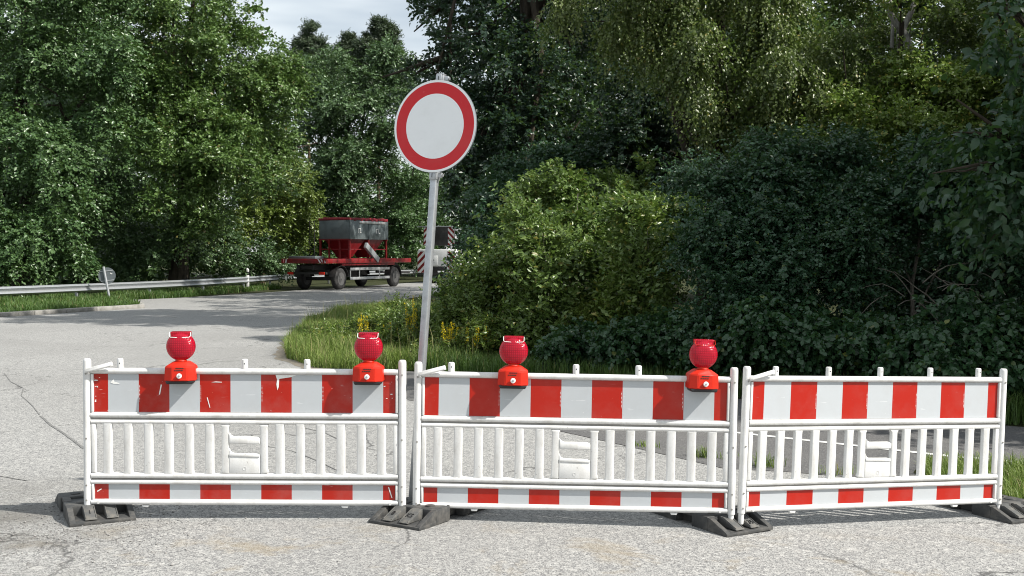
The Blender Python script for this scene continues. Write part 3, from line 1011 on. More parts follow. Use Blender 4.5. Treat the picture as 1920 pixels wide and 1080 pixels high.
# ================================================================== WARNING LAMPS
def make_lamp(wire_white):
    root = empty('warning_lamp')
    # body: origin at peg axis, top of rail
    mb = MB()
    def ring(w, y0, y1, ch, z):
        return [(-w, y1, z), (-w, y0 + ch, z), (-w * .50, y0, z), (w * .50, y0, z), (w, y0 + ch, z), (w, y1, z)]
    rings = [ring(0.098, -0.098, 0.030, 0.028, -0.074), ring(0.098, -0.097, 0.030, 0.028, -0.064), ring(0.094, -0.092, 0.028, 0.026, 0.016), ring(0.052, -0.074, 0.024, 0.018, 0.044), ring(0.048, -0.070, 0.022, 0.016, 0.047)]
    vs = [p for r in rings for p in r]
    fs = [tuple(range(6))[::-1], tuple(range(24, 30))]
    for i in range(4):
        for k in range(6):
            fs.append((i * 6 + k, i * 6 + (k + 1) % 6, (i + 1) * 6 + (k + 1) % 6, (i + 1) * 6 + k))
    bm = bmesh.new()
    bvs = [bm.verts.new(v) for v in vs]
    for f in fs:
        bm.faces.new([bvs[i] for i in f])
    bmesh.ops.recalc_face_normals(bm, faces=bm.faces)
    es = [e for e in bm.edges if e.calc_face_angle(0) > math.radians(18)]
    bmesh.ops.bevel(bm, geom=es, offset=0.0035, segments=2, affect='EDGES')
    mb.add_bm(bm)
    mb.box((0, -0.100, -0.067), (0.104, 0.006, 0.006), 0, 0.002)
    for z, spans in ((0.008, ((-.022, -.008), (-.005, .004), (.007, .016), (.019, .027))), (-0.006, ((-.030, -.022), (-.018, -.008), (-.005, .006), (.009, .022)))):
        for a, b in spans:
            mb.box(((a + b) / 2, -0.0935 - (0.008 - z) * 0.07, z), (b - a, 0.0014, 0.006), 1)
    body = mb.build('lamp_body', [M['lamp_red'], M['black']], root, 25)
    mb = MB()
    mb.prism([(-0.090, -0.0745), (0.090, -0.0745), (0.080, -0.094), (-0.080, -0.094)], -0.088, 0.024, 'y', 0, 0.004)
    mb.build('battery_base', M['black'], root)
    mb = MB()
    mb.lathe([(0.0165, -0.104), (0.0165, -0.110), (0.013, -0.1135)], 16, 0, Matrix.Translation((0.002, 0, -0.040)), 'y')
    mb.lathe([(0.0075, -0.1137), (0.006, -0.1165)], 6, 1, Matrix.Translation((0.002, 0, -0.040)), 'y')
    mb.build('screw', [M['bare_white'], M['zinc']], body)
    # neck
    mb = MB()
    mb.lathe([(0.036, 0.0475), (0.038, 0.0505), (0.034, 0.056), (0.034, 0.062), (0.037, 0.066)], 20, 0, Matrix.Translation((0, -0.030, 0)))
    mb.build('neck', M['lamp_red'], root)
    # lens: fat disc standing on edge, facing the front
    mb = MB()
    zc, r = 0.143, 0.0925
    prof = [(0.004, -0.056), (0.03, -0.055), (0.055, -0.050), (0.076, -0.038), (0.088, -0.020), (r, -0.004), (r, 0.004), (0.088, 0.014), (0.076, 0.032), (0.055, 0.046), (0.03, 0.054), (0.004, 0.056)]
    vs, fs = [], []
    mb.lathe(prof, 40, 0, Matrix.Translation((0, -0.030, zc)), 'y')
    lens = mb.build('lens', M['lens'], root, 50)
    # flat-topped lug over the lens
    mb = MB()
    mb.prism([(-0.060, 0.205), (-0.064, 0.236), (-0.058, 0.240), (0.058, 0.240), (0.064, 0.236), (0.060, 0.205)], -0.050, 0.0, 'y', 0, 0.004)
    lug = mb.build('lens_cap', M['lens'], root)
    mb = MB()
    mb.tube([(-0.0655, -0.050, 0.236), (-0.0655, -0.066, 0.212), (-0.058, -0.070, 0.205), (-0.02, -0.074, 0.203), (0.0, -0.0745, 0.200), (0.02, -0.074, 0.203), (0.058, -0.070, 0.205), (0.0655, -0.066, 0.212), (0.0655, -0.050, 0.236)], 0.0022, 6)
    mb.build('wire_handle', M['bare_white'] if wire_white else M['lamp_red'], root)
    return root

def set_lamp(root, Mb, x, yaw=0.0, tilt=0.0):
    root.matrix_world = Mb @ Matrix.Translation((x, -0.004, 1.021)) @ Matrix.Rotation(yaw, 4, 'Z') @ Matrix.Rotation(tilt, 4, 'Y')
lampA = make_lamp(True)
lampB = copy_tree(lampA); lampC = copy_tree(lampA)
lampD = make_lamp(False)
G = 'red warning lamps on the barriers'
for lp, Mb, i, yaw, tl, lab in ((lampA, M1, 1, 0.10, 0.0, 'red warning lamp second peg along the scuffed barrier, bare road behind its lens'),
                                (lampB, M1, 4, -0.04, 0.0, 'red warning lamp near the right end of the scuffed barrier, lit grass behind its lens'),
                                (lampC, M2, 1, -0.02, 0.005, 'red warning lamp with white wire handle on the clean barrier'),
                                (lampD, M2, 4, 0.13, 0.02, 'red warning lamp without white wire handle, tilted at the right end of the clean barrier')):
    set_lamp(lp, Mb, PEGS[i], yaw, tl)
    tag(lp, lab, 'warning lamp', G)

# ================================================================== FOOT PLATES
def make_foot(marks):
    """rubber foot: sloping ribbed ends, notched waist, post sockets.  local: length along y (front at -0.4), width x"""
    root = empty('foot_plate')
    hw, hl, H = 0.205, 0.42, 0.098
    mb = MB()
    # two halves with sloping ends and a lower waist with cut-outs
    for s in (-1, 1):
        # base plate under the ribs
        mb.prism([(s * (hl), 0.0), (s * hl, 0.022), (s * 0.235, 0.030), (s * 0.235, 0.0)][::s], -hw, hw, 'x', 0, 0.004)
        # solid block behind the ribs
        mb.prism([(s * 0.236, 0.0), (s * 0.236, H - 0.004), (s * 0.228, H), (s * 0.085, H), (s * 0.078, H - 0.006), (s * 0.078, 0.0)][::s], -hw, hw, 'x', 0, 0.006)
        # side cheeks of the slope
        for q in (-1, 1):
            xa = q * (hw - 0.020)
            mb.prism([(s * 0.2365, 0.010), (s * 0.2365, H - 0.003), (s * 0.262, H - 0.008), (s * 0.410, 0.026), (s * 0.412, 0.010)][::s], xa - 0.019, xa + 0.019, 'x', 0, 0.004)
    mb.box((0, 0, 0.045), (hw * 2 - 0.12, 0.157, 0.07), 0, 0.006)
    for q in (-1, 1):
        mb.box((q * (hw - 0.035), 0, 0.085), (0.05, 0.158, 0.03), 0, 0.006)
    # socket collars
    for x in (-0.10, 0.0, 0.10):
        for y in (-0.155, 0.155):
            mb.lathe([(0.032, H - 0.004), (0.032, H + 0.006), (0.026, H + 0.008)], 14, 0, Matrix.Translation((x, y, 0)))
    mb.build('body', M['rubber'], root, 30)
    # slanting ribs with raised marks
    for s in (-1, 1):
        for k, x in enumerate((-0.070, 0.062)):
            mb = MB()
            mb.prism([(s * 0.2375, 0.031), (s * 0.2375, H - 0.002), (s * 0.255, H - 0.003), (s * 0.402, 0.034), (s * 0.402, 0.028)][::s], x - 0.038, x + 0.038, 'x', 0, 0.004)
            # a raised rim and the mark, laid on the sloping face
            a = Vector((0, s * 0.255, H - 0.003)); b = Vector((0, s * 0.402, 0.034))
            d = (b - a).normalized(); nrm = Vector((0, s * abs(d.z), abs(d.y)))
            ln = (b - a).length
            for xx in (x - 0.032, x + 0.032):
                c = a + d * ln * .5 + nrm * 0.002
                ang = math.atan2(d.z, d.y)
                mb.box((xx, c.y, c.z), (0.005, ln * .86, 0.006), 0, 0.001, 1, Matrix.Rotation(ang, 3, 'X'))
            txt = marks[k] if s == -1 else ''
            if txt:
                vs, fs = text_mesh(txt, 0.056, 0.003)
                up = -d
                mb.raw([(x + px * .85, (a + d * ln * .5 + up * py + nrm * (pz + 0.0015)).y, (a + d * ln * .5 + up * py + nrm * (pz + 0.0015)).z) for px, py, pz in vs], fs, 1)
            mb.build('rib', [M['dusty_rubber'], M['black']], root, 30)
    return root

def set_foot(root, u1, v1, u2, v2, z):
    """front bottom edge runs from pixel (u1,v1) to (u2,v2)"""
    a, b = gp(u1, v1, z), gp(u2, v2, z)
    d = (b - a); d.z = 0
    an = math.atan2(d.y, d.x)
    m = (a + b) / 2
    c = m + Vector((-math.sin(an), math.cos(an), 0)) * 0.42
    root.location = (c.x, c.y, z)
    root.rotation_euler = (0, 0, an)
    return root
G = 'black foot plates under the barriers'
f1 = set_foot(make_foot(('8', 'KS')), 688, 981, 789, 997, -0.004)
tag(f1, 'black foot plate under the signpost and the joint of scuffed and clean barriers', 'foot plate', G)
f2 = set_foot(make_foot(('', 'Z\n35')), 1357, 1010, 1456, 992, -0.072)
tag(f2, 'black foot plate marked 35 under the joint of the clean barrier and the turned one', 'foot plate', G)
f0 = set_foot(make_foot(('I', '')), 132, 989, 254, 976, 0.0)
tag(f0, 'dusty black foot plate with gravel against it under the outer end of the scuffed barrier', 'foot plate', G)
f3 = set_foot(make_foot(('', 'B5')), 1882, 987, 1985, 969, -0.142)
tag(f3, 'black foot plate beside the grass at the outer end of the turned barrier', 'foot plate', G)

# ================================================================== ROUND SIGN
def make_sign():
    p0 = Vector((-0.672, 7.52, 0.0))
    pT = at(828, 141, 7.60)
    root = empty('traffic_sign', p0, 0, 'round white sign with red ring on a leaning grey square post', 'traffic sign')
    ax = (pT - p0)
    Lp = ax.length
    zv = ax.normalized()
    yaw = math.radians(-24.5)                     # the face looks to the left of the camera
    fr = Vector((math.sin(yaw), -math.cos(yaw), 0))
    fr = (fr - zv * fr.dot(zv)).normalized()    # outward from the face
    xv = zv.cross(-fr).normalized() * -1
    xv = (-fr).cross(zv).normalized()
    Mx = Matrix(((xv.x, -fr.x, zv.x), (xv.y, -fr.y, zv.y), (xv.z, -fr.z, zv.z))).to_4x4()
    Mx.translation = p0
    root.matrix_world = Mx
    h = 0.0225
    mb = MB()
    mb.box((0, 0, Lp / 2), (2 * h, 2 * h, Lp), 0, 0.004)
    mb.box((0, 0, Lp + 0.004), (2 * h + 0.004, 2 * h + 0.004, 0.008), 0, 0.002)
    mb.build('post', M['zinc'], root, 40)
    # disc: centre placed so that it shows at (823.5, 238)
    zc = (at(823.5, 238, 7.57) - p0).dot(zv)
    R0 = 0.309
    yb = -h - 0.012
    mb = MB()
    mb.lathe([(R0 - 0.004, yb), (R0, yb - 0.002), (R0, yb - 0.012), (R0 - 0.002, yb - 0.0135), (R0 - 0.0165, yb - 0.0135)], 72, 0, Matrix.Translation((0, 0, zc)), 'y')
    disc = mb.build('disc', M['sign_back'], root, 30)
    def ring(r1, r2, y, nm, mat):
        vs, fs = [], []
        n = 80
        if r2 > 0:
            for k in range(n):
                a = 2 * PI * k / n
                for r, yy in ((r1, y), (r2, y)):
                    vs.append((r * math.cos(a), yy, zc + r * math.sin(a)))
            for k in range(n):
                k2 = (k + 1) % n
                fs.append((2 * k, 2 * k + 1, 2 * k2 + 1, 2 * k2))
        else:
            vs = [(r1 * math.cos(2 * PI * k / n), y, zc + r1 * math.sin(2 * PI * k / n)) for k in range(n)]
            fs = [tuple(range(n))]
        m_ = MB(); m_.raw(vs, fs); m_.build(nm, mat, disc, 0)
    ring(R0 - 0.0005, R0 - 0.016, yb - 0.0142, 'white_edge', M['sign_white'])
    ring(R0 - 0.016, 0.217, yb - 0.0142, 'red_ring', M['sign_red'])
    ring(0.217, 0, yb - 0.0142, 'white_field', M['sign_white'])
    for z, nm in ((zc + R0 + 0.012, 'clamp'), (zc - R0 - 0.016, 'clamp')):
        mb = MB()
        mb.box((0, 0, z), (2 * h + 0.012, 2 * h + 0.012, 0.052), 0, 0.004)
        mb.box((0, -h - 0.012, z), (0.040, 0.010, 0.060), 0, 0.003)
        mb.box((h + 0.020, 0.0, z + 0.004), (0.028, 0.020, 0.034), 0, 0.004)
        mb.lathe([(0.010, h + 0.030), (0.010, h + 0.042)], 6, 0, Matrix.Translation((0, 0, z + 0.004)), 'x')
        mb.box((0, -h - 0.0178, z), (0.004, 0.002, 0.030), 1)
        mb.build(nm, [M['zinc'], M['black']], root)
    return root
make_sign()

# ================================================================== GUARDRAIL, SMALL SIGN, DELINEATOR
GR = [(-26, 20.0), (-20.5, 29.4), (-16.9, 37.0), (-15.2, 41.6), (-13.65, 46.6), (-12.55, 53.0), (-11.7, 60.5), (-9.2, 70), (-4, 82)]
gl = catmull(GR, 1.0)
gr = empty('guardrail', (-16.9, 37, 0), 0, 'long grey steel guardrail along the bank beneath the left trees', 'guardrail')
prof = [(0.0, 0.65), (-0.045, 0.62), (-0.075, 0.585), (-0.045, 0.55), (-0.005, 0.515), (-0.005, 0.485), (-0.045, 0.45), (-0.075, 0.415), (-0.045, 0.38), (0.0, 0.35)]
vs, fs = [], []
for i, p in enumerate(gl):
    a = gl[max(i - 1, 0)]; b = gl[min(i + 1, len(gl) - 1)]
    d = (b - a).normalized(); n = Vector((-d.y, d.x))    # to the left = away from road
    for y, z in prof:
        vs.append((p.x + n.x * y + 16.9, p.y + n.y * y - 37, z))
    for y, z in prof:
        vs.append((p.x + n.x * (y + 0.006) + 16.9, p.y + n.y * (y + 0.006) - 37, z))
m = len(prof)
for i in range(len(gl) - 1):
    for k in range(m - 1):
        fs.append((i * 2 * m + k, i * 2 * m + k + 1, (i + 1) * 2 * m + k + 1, (i + 1) * 2 * m + k))
        fs.append((i * 2 * m + m + k, (i + 1) * 2 * m + m + k, (i + 1) * 2 * m + m + k + 1, i * 2 * m + m + k + 1))
mb = MB(); mb.raw(vs, fs); mb.build('beam', M['zinc'], gr, 25)
acc = 0.0
for i in range(1, len(gl)):
    acc += (gl[i] - gl[i - 1]).length
    if acc > 3.9:
        acc = 0.0
        p = gl[i]; d = (gl[i] - gl[i - 1]).normalized(); n = Vector((-d.y, d.x))
        an = math.atan2(d.y, d.x)
        mb = MB()
        mb.box((p.x + n.x * .07 + 16.9, p.y + n.y * .07 - 37, 0.30), (0.06, 0.10, 0.64), 0, 0.008, 2, Matrix.Rotation(an, 3, 'Z'))
        mb.build('post', M['zinc_dull'], gr)

# small round sign seen from behind, leaning
q = gp(205, 566)
sg = empty('traffic_sign', (q.x, q.y, 0), 0, 'small round sign seen from its grey back on a leaning post by the guardrail', 'traffic sign')
Ys = q.y
pb, pt_ = at(207, 560, Ys) - q, at(194, 500, Ys) - q
pb.z = -0.05
mb = MB(); mb.tube([pb, pt_], 0.045, 10); mb.build('post', M['zinc'], sg)
cc = at(200, 517, Ys) - q
Rt = Matrix.Translation(cc) @ Matrix.Rotation(math.radians(-7), 4, 'Y') @ Matrix.Rotation(math.radians(12), 4, 'Z')
mb = MB(); mb.lathe([(0.298, 0.060), (0.30, 0.064), (0.30, 0.072), (0.297, 0.075)], 40, 0, Rt, 'y')
ds = mb.build('disc', M['sign_back'], sg, 30)
for z in (-0.18, 0.17):
    mb = MB()
    mb.box((0, 0.052, z), (0.44, 0.012, 0.035), 0, 0.003)
    for i, v in enumerate(mb.v):
        mb.v[i] = tuple(Rt @ Vector(v))
    mb.build('bracket', M['zinc_dull'], sg)
mb = MB()
mb.raw([tuple(Rt @ Vector(p)) for p in ((0.12, 0.0585, 0.07), (0.18, 0.0585, 0.03), (0.20, 0.0585, 0.05), (0.15, 0.0585, 0.075), (0.14, 0.0585, 0.10))], [(0, 1, 2, 3, 4)])
mb.build('sticker', M['bare_white'], ds, 0)

q = at(464.5, 522, 53.4)
dl = empty('marker_post', (q.x, q.y, 0), 0, 'small white marker post with black band standing behind the guardrail', 'marker post')
mb = MB()
mb.prism([(-0.06, 0.0), (0.06, 0.0), (0.06, 0.72)  , (-0.06, 0.72)], -0.04, 0.04, 'y', 0, 0.01)
mb.prism([(-0.06, 0.87), (0.06, 0.87), (0.05, 1.00), (-0.02, 1.06), (-0.06, 1.02)], -0.04, 0.04, 'y', 0, 0.01)
mb.build('shaft', M['bare_white'], dl)
mb = MB(); mb.box((0, 0, 0.795), (0.124, 0.084, 0.146), 0, 0.008); mb.build('band', M['black'], dl)
#@@VEHICLES
# ================================================================== TRAILER
def wheel(parent, c, R=0.52, w=0.30, axis=0):
    """road wheel turning about local x"""
    mb = MB()
    prof = [(R * .60, -w / 2), (R * .86, -w / 2 - 0.005), (R * .965, -w * .40), (R, -w * .30), (R, w * .30), (R * .965, w * .40), (R * .86, w / 2 + 0.005), (R * .60, w / 2)]
    mb.lathe(prof, 36, 0, Matrix.Translation(c), 'x')
    for k in range(40):
        a = 2 * PI * k / 40
        mb.box((c[0], c[1] + math.cos(a) * R, c[2] + math.sin(a) * R), (w * .62, 0.03, 0.016), 0, 0, 1, Matrix.Rotation(a - PI / 2, 3, 'X'))
    wh = mb.build('wheel', M['tyre'], parent, 35)
    for s in (-1, 1):
        mb = MB()
        mb.lathe([(R * .60, s * (w / 2 + .004)), (R * .56, s * (w / 2 - .01)), (R * .50, s * (w / 2 - .05)), (R * .30, s * (w / 2 - .06)), (R * .26, s * (w / 2 - .02)), (R * .12, s * (w / 2 + .01)), (R * .1, s * (w / 2 + .03))], 28, 0, Matrix.Translation(c), 'x')
        for k in range(8):
            a = 2 * PI * k / 8
            mb.lathe([(0.03, s * (w / 2 - .06)), (0.03, s * (w / 2 - .035))], 6, 0, Matrix.Translation((c[0], c[1] + math.cos(a) * R * .4, c[2] + math.sin(a) * R * .4)), 'x')
        mb.build('rim', M['rim'], wh, 30)
    return wh

def chevrons(mb, x0, x1, z0, z1, y, n, slope=1, red=1, white=0, thick=0.01):
    """hazard panel: slanting red bars on a white plate in the xz plane"""
    mb.box(((x0 + x1) / 2, y, (z0 + z1) / 2), (x1 - x0, thick, z1 - z0), white)
    w = x1 - x0; h = z1 - z0
    pitch = h / n
    for k in range(-1, n + 1):
        za = z0 + k * pitch
        pts = [(x0, za), (x1, za + slope * w), (x1, za + slope * w + pitch * .5), (x0, za + pitch * .5)]
        # clip to panel
        def cl(poly, lo, hi):
            for lim, sgn in ((lo, 1), (hi, -1)):
                out = []
                for i in range(len(poly)):
                    a, b = poly[i], poly[(i + 1) % len(poly)]
                    da, db = (a[1] - lim) * sgn, (b[1] - lim) * sgn
                    if da >= 0: out.append(a)
                    if (da >= 0) != (db >= 0):
                        t = da / (da - db)
                        out.append((a[0] + (b[0] - a[0]) * t, a[1] + (b[1] - a[1]) * t))
                poly = out
                if not poly: return []
            return poly
        pp = cl(pts, z0 + .002, z1 - .002)
        if len(pp) >= 3:
            mb.raw([(p[0], y - thick / 2 - 0.003, p[1]) for p in pp], [tuple(range(len(pp)))], red)

def make_trailer():
    c0 = gp(640, 543)                              # ground contact of the near wheel
    an = math.atan2(-0.39, 0.92)                   # heading: local +y goes away up the road
    root = empty('trailer', (c0.x, c0.y, 0), an, 'dark red drawbar trailer carrying a grey twin hopper under the trees', 'trailer')
    # local: x across (0 = near right wheel centre, left side at -2.2), y along, z up
    for y in (0.0, 5.4):
        for x in (-0.15, -2.1):
            wheel(root, (x, y, 0.52))
        mb = MB(); mb.box((-1.12, y, 0.52), (1.75, 0.16, 0.16), 0, 0.02); mb.build('axle', M['chassis'], root)
    mb = MB()
    for x in (-0.70, -1.55):
        mb.box((x, 2.7, 1.08), (0.12, 8.2, 0.26), 0, 0.01)
    for y in (-1.2, -0.3, 0.8, 2.2, 3.6, 5.2):
        mb.box((-1.12, y, 1.08), (0.75, 0.10, 0.18), 0)
    mb.box((-1.12, 1.8, 0.78), (1.2, 1.2, 0.4), 0, 0.02)
    mb.box((-1.12, -1.25, 0.80), (2.2, 0.12, 0.10), 0, 0.01)
    mb.box((-1.12, 0.0, 0.86), (1.6, 0.9, 0.24), 0, 0.02)
    mb.build('chassis', M['chassis'], root)
    mb = MB()
    mb.box((-1.12, 2.7, 1.36), (2.44, 8.4, 0.10), 0, 0.01)
    for x in (0.09, -2.33):
        mb.box((x, 2.7, 1.38), (0.08, 8.4, 0.22), 0, 0.01)
    mb.box((-1.12, -1.52, 1.38), (2.50, 0.07, 0.22), 0, 0.01)
    for xa in (-2.30, 0.0):
        mb.box((xa, -1.57, 1.38), (0.10, 0.02, 0.20), 0)
    for a in (-2.32, -2.16, -0.22, -0.06, 0.06):
        mb.raw([(a, -1.558, 1.29), (a + .08, -1.558, 1.29), (a - .04 + .08 * (a < -1) * 2, -1.558, 1.47), (a - .12 + .08 * (a < -1) * 2, -1.558, 1.47)], [(0, 1, 2, 3)], 1)
    mb.box((-0.05, 2.6, 1.24), (0.22, 5.2, 0.16), 0, 0.01)
    mb.build('deck', [M['truck_red'], M['cab_white']], root)
    # mudguards
    for y in (0.0, 5.4):
        for x in (-0.15, -2.1):
            mb = MB()
            vs, fs = [], []
            for k in range(13):
                a = PI * (0.04 + 0.92 * k / 12)
                for r in (0.60, 0.62):
                    for xx in (x - .19, x + .19):
                        vs.append((xx, y + math.cos(a) * r, 0.54 + math.sin(a) * r))
            for k in range(12):
                o = k * 4
                fs += [(o, o + 1, o + 5, o + 4), (o + 2, o + 6, o + 7, o + 3), (o, o + 4, o + 6, o + 2), (o + 1, o + 3, o + 7, o + 5)]
            mb.raw(vs, fs); mb.build('mudguard', M['chassis'], root, 40)
    # aluminium side guard
    mb = MB()
    for z in (0.98, 0.52):
        mb.box((0.02, 2.75, z), (0.03, 3.9, 0.13), 0, 0.008)
    for y in (0.84, 1.7, 3.7):
        mb.box((0.0, y, 0.75), (0.03, 0.07, 0.34 if y > 1 else 0.36), 0)
    mb.build('side_guard', M['alu'], root)
    # rear lamps and a plate
    for x in (-2.0, -0.25):
        mb = MB(); mb.box((x, -1.33, 0.80), (0.30, 0.06, 0.13), 0, 0.01); mb.build('rear_lamp', M['lamp_red'], root)
    mb = MB(); mb.raw([(-2.35, -1.34, 0.55), (-2.20, -1.34, 0.42), (-2.18, -1.34, 0.62), (-2.28, -1.34, 0.68)], [(0, 1, 2, 3)])
    mb.build('reflector', M['bare_white'], root, 0)
    # drawbar to the lorry ahead
    mb = MB()
    mb.tube([(-1.75, 6.4, 0.75), (-1.12, 9.0, 0.7)], 0.06, 8); mb.tube([(-0.5, 6.4, 0.75), (-1.12, 9.0, 0.7)], 0.06, 8)
    mb.build('drawbar', M['chassis'], root)
    # hopper
    hx0, hx1, hy0, hy1 = -1.85, -0.10, 0.95, 4.7
    z0, z1 = 2.45, 3.40
    mb = MB()
    mb.box(((hx0 + hx1) / 2, (hy0 + hy1) / 2, (z0 + z1) / 2), (hx1 - hx0, hy1 - hy0, z1 - z0), 0, 0.02)
    for y in (hy0 + 0.01, (hy0 + hy1) / 2, hy1 - 0.01):
        mb.box((hx1 + 0.015, y, (z0 + z1) / 2), (0.05, 0.06, z1 - z0), 0)
    mb.box((hx1 + .02, hy0 + 2.2, z1 - .10), (0.05, 2.6, 0.12), 1, 0.01)
    for yy in (1.9, 3.65):                       # the pale n-shaped marks on the side panels
        for dy, dz, sy_, sz_ in ((-.10, 0, .035, .24), (.10, -.02, .035, .20), (0, .10, .20, .035), (.24 if yy > 3 else .1, -.10, .12, .035)):
            mb.box((hx1 + 0.004, yy + dy, 2.88 + dz), (0.012, sy_, sz_), 2)
    hop = mb.build('hopper', [M['hopper'], M['alu'], M['bare_white']], root)
    mb = MB()
    n = 18
    rnd = random.Random(4)
    for i in range(n):
        y = hy0 - .03 + (hy1 - hy0 + .06) * (i + .5) / n
        mb.box(((hx0 + hx1) / 2, y, z1 + 0.03 + rnd.uniform(0, .03)), (hx1 - hx0 + 0.06, (hy1 - hy0 + .12) / n * 1.04, 0.10 + rnd.uniform(0, .05)), 0, 0.015, 2, Matrix.Rotation(rnd.uniform(-.05, .05), 3, 'Y'))
    mb.build('tarpaulin', M['tarp'], hop)
    for yc in (1.88, 3.76):                        # discharge cones
        mb = MB()
        xa, xb, ya, yb = hx0 + .22, hx1 - .14, yc - .80, yc + .80
        t = [(xa, ya, z0 + .001), (xb, ya, z0 + .001), (xb, yb, z0 + .001), (xa, yb, z0 + .001)]
        bt = [(-1.30, yc - .16, 1.55), (-0.62, yc - .16, 1.55), (-0.62, yc + .16, 1.55), (-1.30, yc + .16, 1.55)]
        mb.raw(t + bt, [(0, 1, 5, 4), (1, 2, 6, 5), (2, 3, 7, 6), (3, 0, 4, 7), (4, 5, 6, 7)])
        mb.build('discharge_cone', M['truck_red'], hop, 0)
    mb = MB()
    for x in (hx0 + .05, hx1 - .05):
        for y in (hy0 + .05, (hy0 + hy1) / 2, hy1 - .05):
            mb.box((x, y, 1.92), (0.09, 0.09, 1.05), 0)
        mb.box((x, (hy0 + hy1) / 2, 1.46), (0.12, hy1 - hy0, 0.10), 0)
    for x in (hx0 + .55, hx0 + 1.15):
        mb.box((x, hy0 + .05, 1.92), (0.07, 0.07, 1.05), 0)
    mb.box((hx1 - .05, (hy0 + hy1) / 2, 1.95), (0.05, hy1 - hy0, 0.05), 0)
    mb.box(((hx0 + hx1) / 2, hy0 + .9, 1.72), (0.5, 0.4, 0.42), 0, 0.02)
    for y in (hy0 + .05, hy1 - .05):
        mb.box(((hx0 + hx1) / 2, y, 1.46), (hx1 - hx0, 0.12, 0.10), 0)
        mb.box(((hx0 + hx1) / 2, y, 1.95), (hx1 - hx0, 0.05, 0.05), 0)
        mb.box(((hx0 + hx1) / 2 , y, 2.43), (hx1 - hx0 + .04, 0.10, 0.07), 0)
    mb.build('support_frame', M['truck_red'], hop)
    mb = MB()                                      # grey chute hanging at the side
    mb.box((0.10, 2.75, 1.78), (0.16, 1.45, 0.30), 0, 0.02, 2, Matrix.Rotation(math.radians(-32), 3, 'X'))
    mb.build('chute', M['zinc_dull'], hop)
    mb = MB()                                      # ladder at the rear left
    for x in (-2.28, -2.02):
        mb.tube([(x, 0.78, 1.42), (x, 0.78, 3.35)], 0.02, 6)
    for k in range(6):
        mb.tube([(-2.28, 0.78, 1.65 + k * .3), (-2.02, 0.78, 1.65 + k * .3)], 0.016, 6)
    mb.build('ladder', M['chassis'], hop)
    mb = MB(); mb.box((-1.4, -0.9, 1.52), (1.5, 0.75, 0.2), 0, 0.02); mb.build('toolbox', M['hopper'], root)
    return root
make_trailer()

def make_lorry():
    p = gp(782, 530)
    p = at(782, 522, 66)
    an = math.atan2(-0.36, 0.93)
    root = empty('lorry', (p.x, p.y, 0), an, 'white lorry with red and white chevrons on its rear, half hidden behind the signpost', 'lorry')
    # local x to the right from the rear left corner, y ahead
    for y in (1.4, 5.0):
        for x in (0.35, 2.05):
            wheel(root, (x, y, 0.5), 0.5, 0.28)
    mb = MB(); mb.box((1.2, 3.2, 0.85), (0.9, 6.2, 0.22), 0, 0.01); mb.box((1.2, 0.1, 0.55), (2.3, 0.1, 0.12), 0, 0.01); mb.build('chassis', M['chassis'], root)
    mb = MB(); mb.box((1.2, 2.3, 1.48), (2.4, 4.4, 1.00), 0, 0.06)
    mb.box((0.95, 0.06, 1.35), (0.7, 0.03, 0.55), 0, 0.02)
    body = mb.build('box_body', M['cab_white'], root)
    vs, fs = text_mesh('26', 0.34, 0.004)
    mb = MB(); mb.raw([(0.92 + x, 0.035 - z, 1.40 + y) for x, y, z in vs], fs); mb.build('number', M['hopper'], body, 0)
    for x0, x1, sl in ((0.0, 0.52, 1), (1.88, 2.4, -1)):
        mb = MB(); chevrons(mb, x0, x1, 0.62, 1.86, 0.07, 3, sl); mb.build('chevron_panel', [M['cab_white'], M['truck_red']], body, 0)
    # raised signalling board
    mb = MB()
    mb.box((1.2, 0.5, 2.75), (2.0, 0.06, 1.10), 0, 0.01)
    mb.box((0.95, 0.44, 3.31), (2.3, 0.1, 0.06), 1, 0.01)
    for x in (0.5, 1.9):
        mb.box((x, 0.6, 2.3), (0.08, 0.08, 1.1), 1)
    brd = mb.build('signal_board', [M['chassis'], M['zinc_dull']], root)
    for x0, x1, sl in ((0.22, 0.62, 1), (1.78, 2.18, -1)):
        mb = MB(); chevrons(mb, x0, x1, 2.22, 3.26, 0.45, 3, sl); mb.build('chevron_panel', [M['cab_white'], M['truck_red']], brd, 0)
    mb = MB()
    mb.box((2.48, 0.42, 2.86), (0.16, 0.03, 0.85), 0, 0.01, 2, Matrix.Rotation(math.radians(-28), 3, 'Y'))
    mb.build('side_flap', M['cab_white'], brd)
    mb = MB(); mb.box((1.2, 5.5, 1.75), (2.4, 1.7, 2.1), 0, 0.15, 3); cab = mb.build('cab', M['cab_white'], root)
    mb = MB(); mb.box((1.2, 4.63, 2.3), (1.7, 0.03, 0.6), 0, 0.01); mb.box((0.0, 5.6, 2.2), (0.03, 0.9, 0.7), 0, 0.01); mb.build('window', M['glass'], cab)
    return root
make_lorry()
#@@PLANTS
# ================================================================== TREES AND SHRUBS
def simple_tree(kind, cat, label, group, u, Y, blobs, leafmat, bark, r0, clumps, ln, wd, tw, twigs=5, leaves=9, **kw):
    x = (u - 960) / F * Y
    zt = max(b[0][2] for b in blobs)
    cx = sum(b[0][0] for b in blobs) / len(blobs); cy = sum(b[0][1] for b in blobs) / len(blobs)
    top = (x * .4 + cx * .6, Y * .4 + cy * .6, zt * kw.pop('zcut', 0.93))
    return tree(kind, cat, label, group, (x, Y), top, r0, blobs, leafmat, bark, clumps, twigs, leaves, tw, ln, wd, **kw)

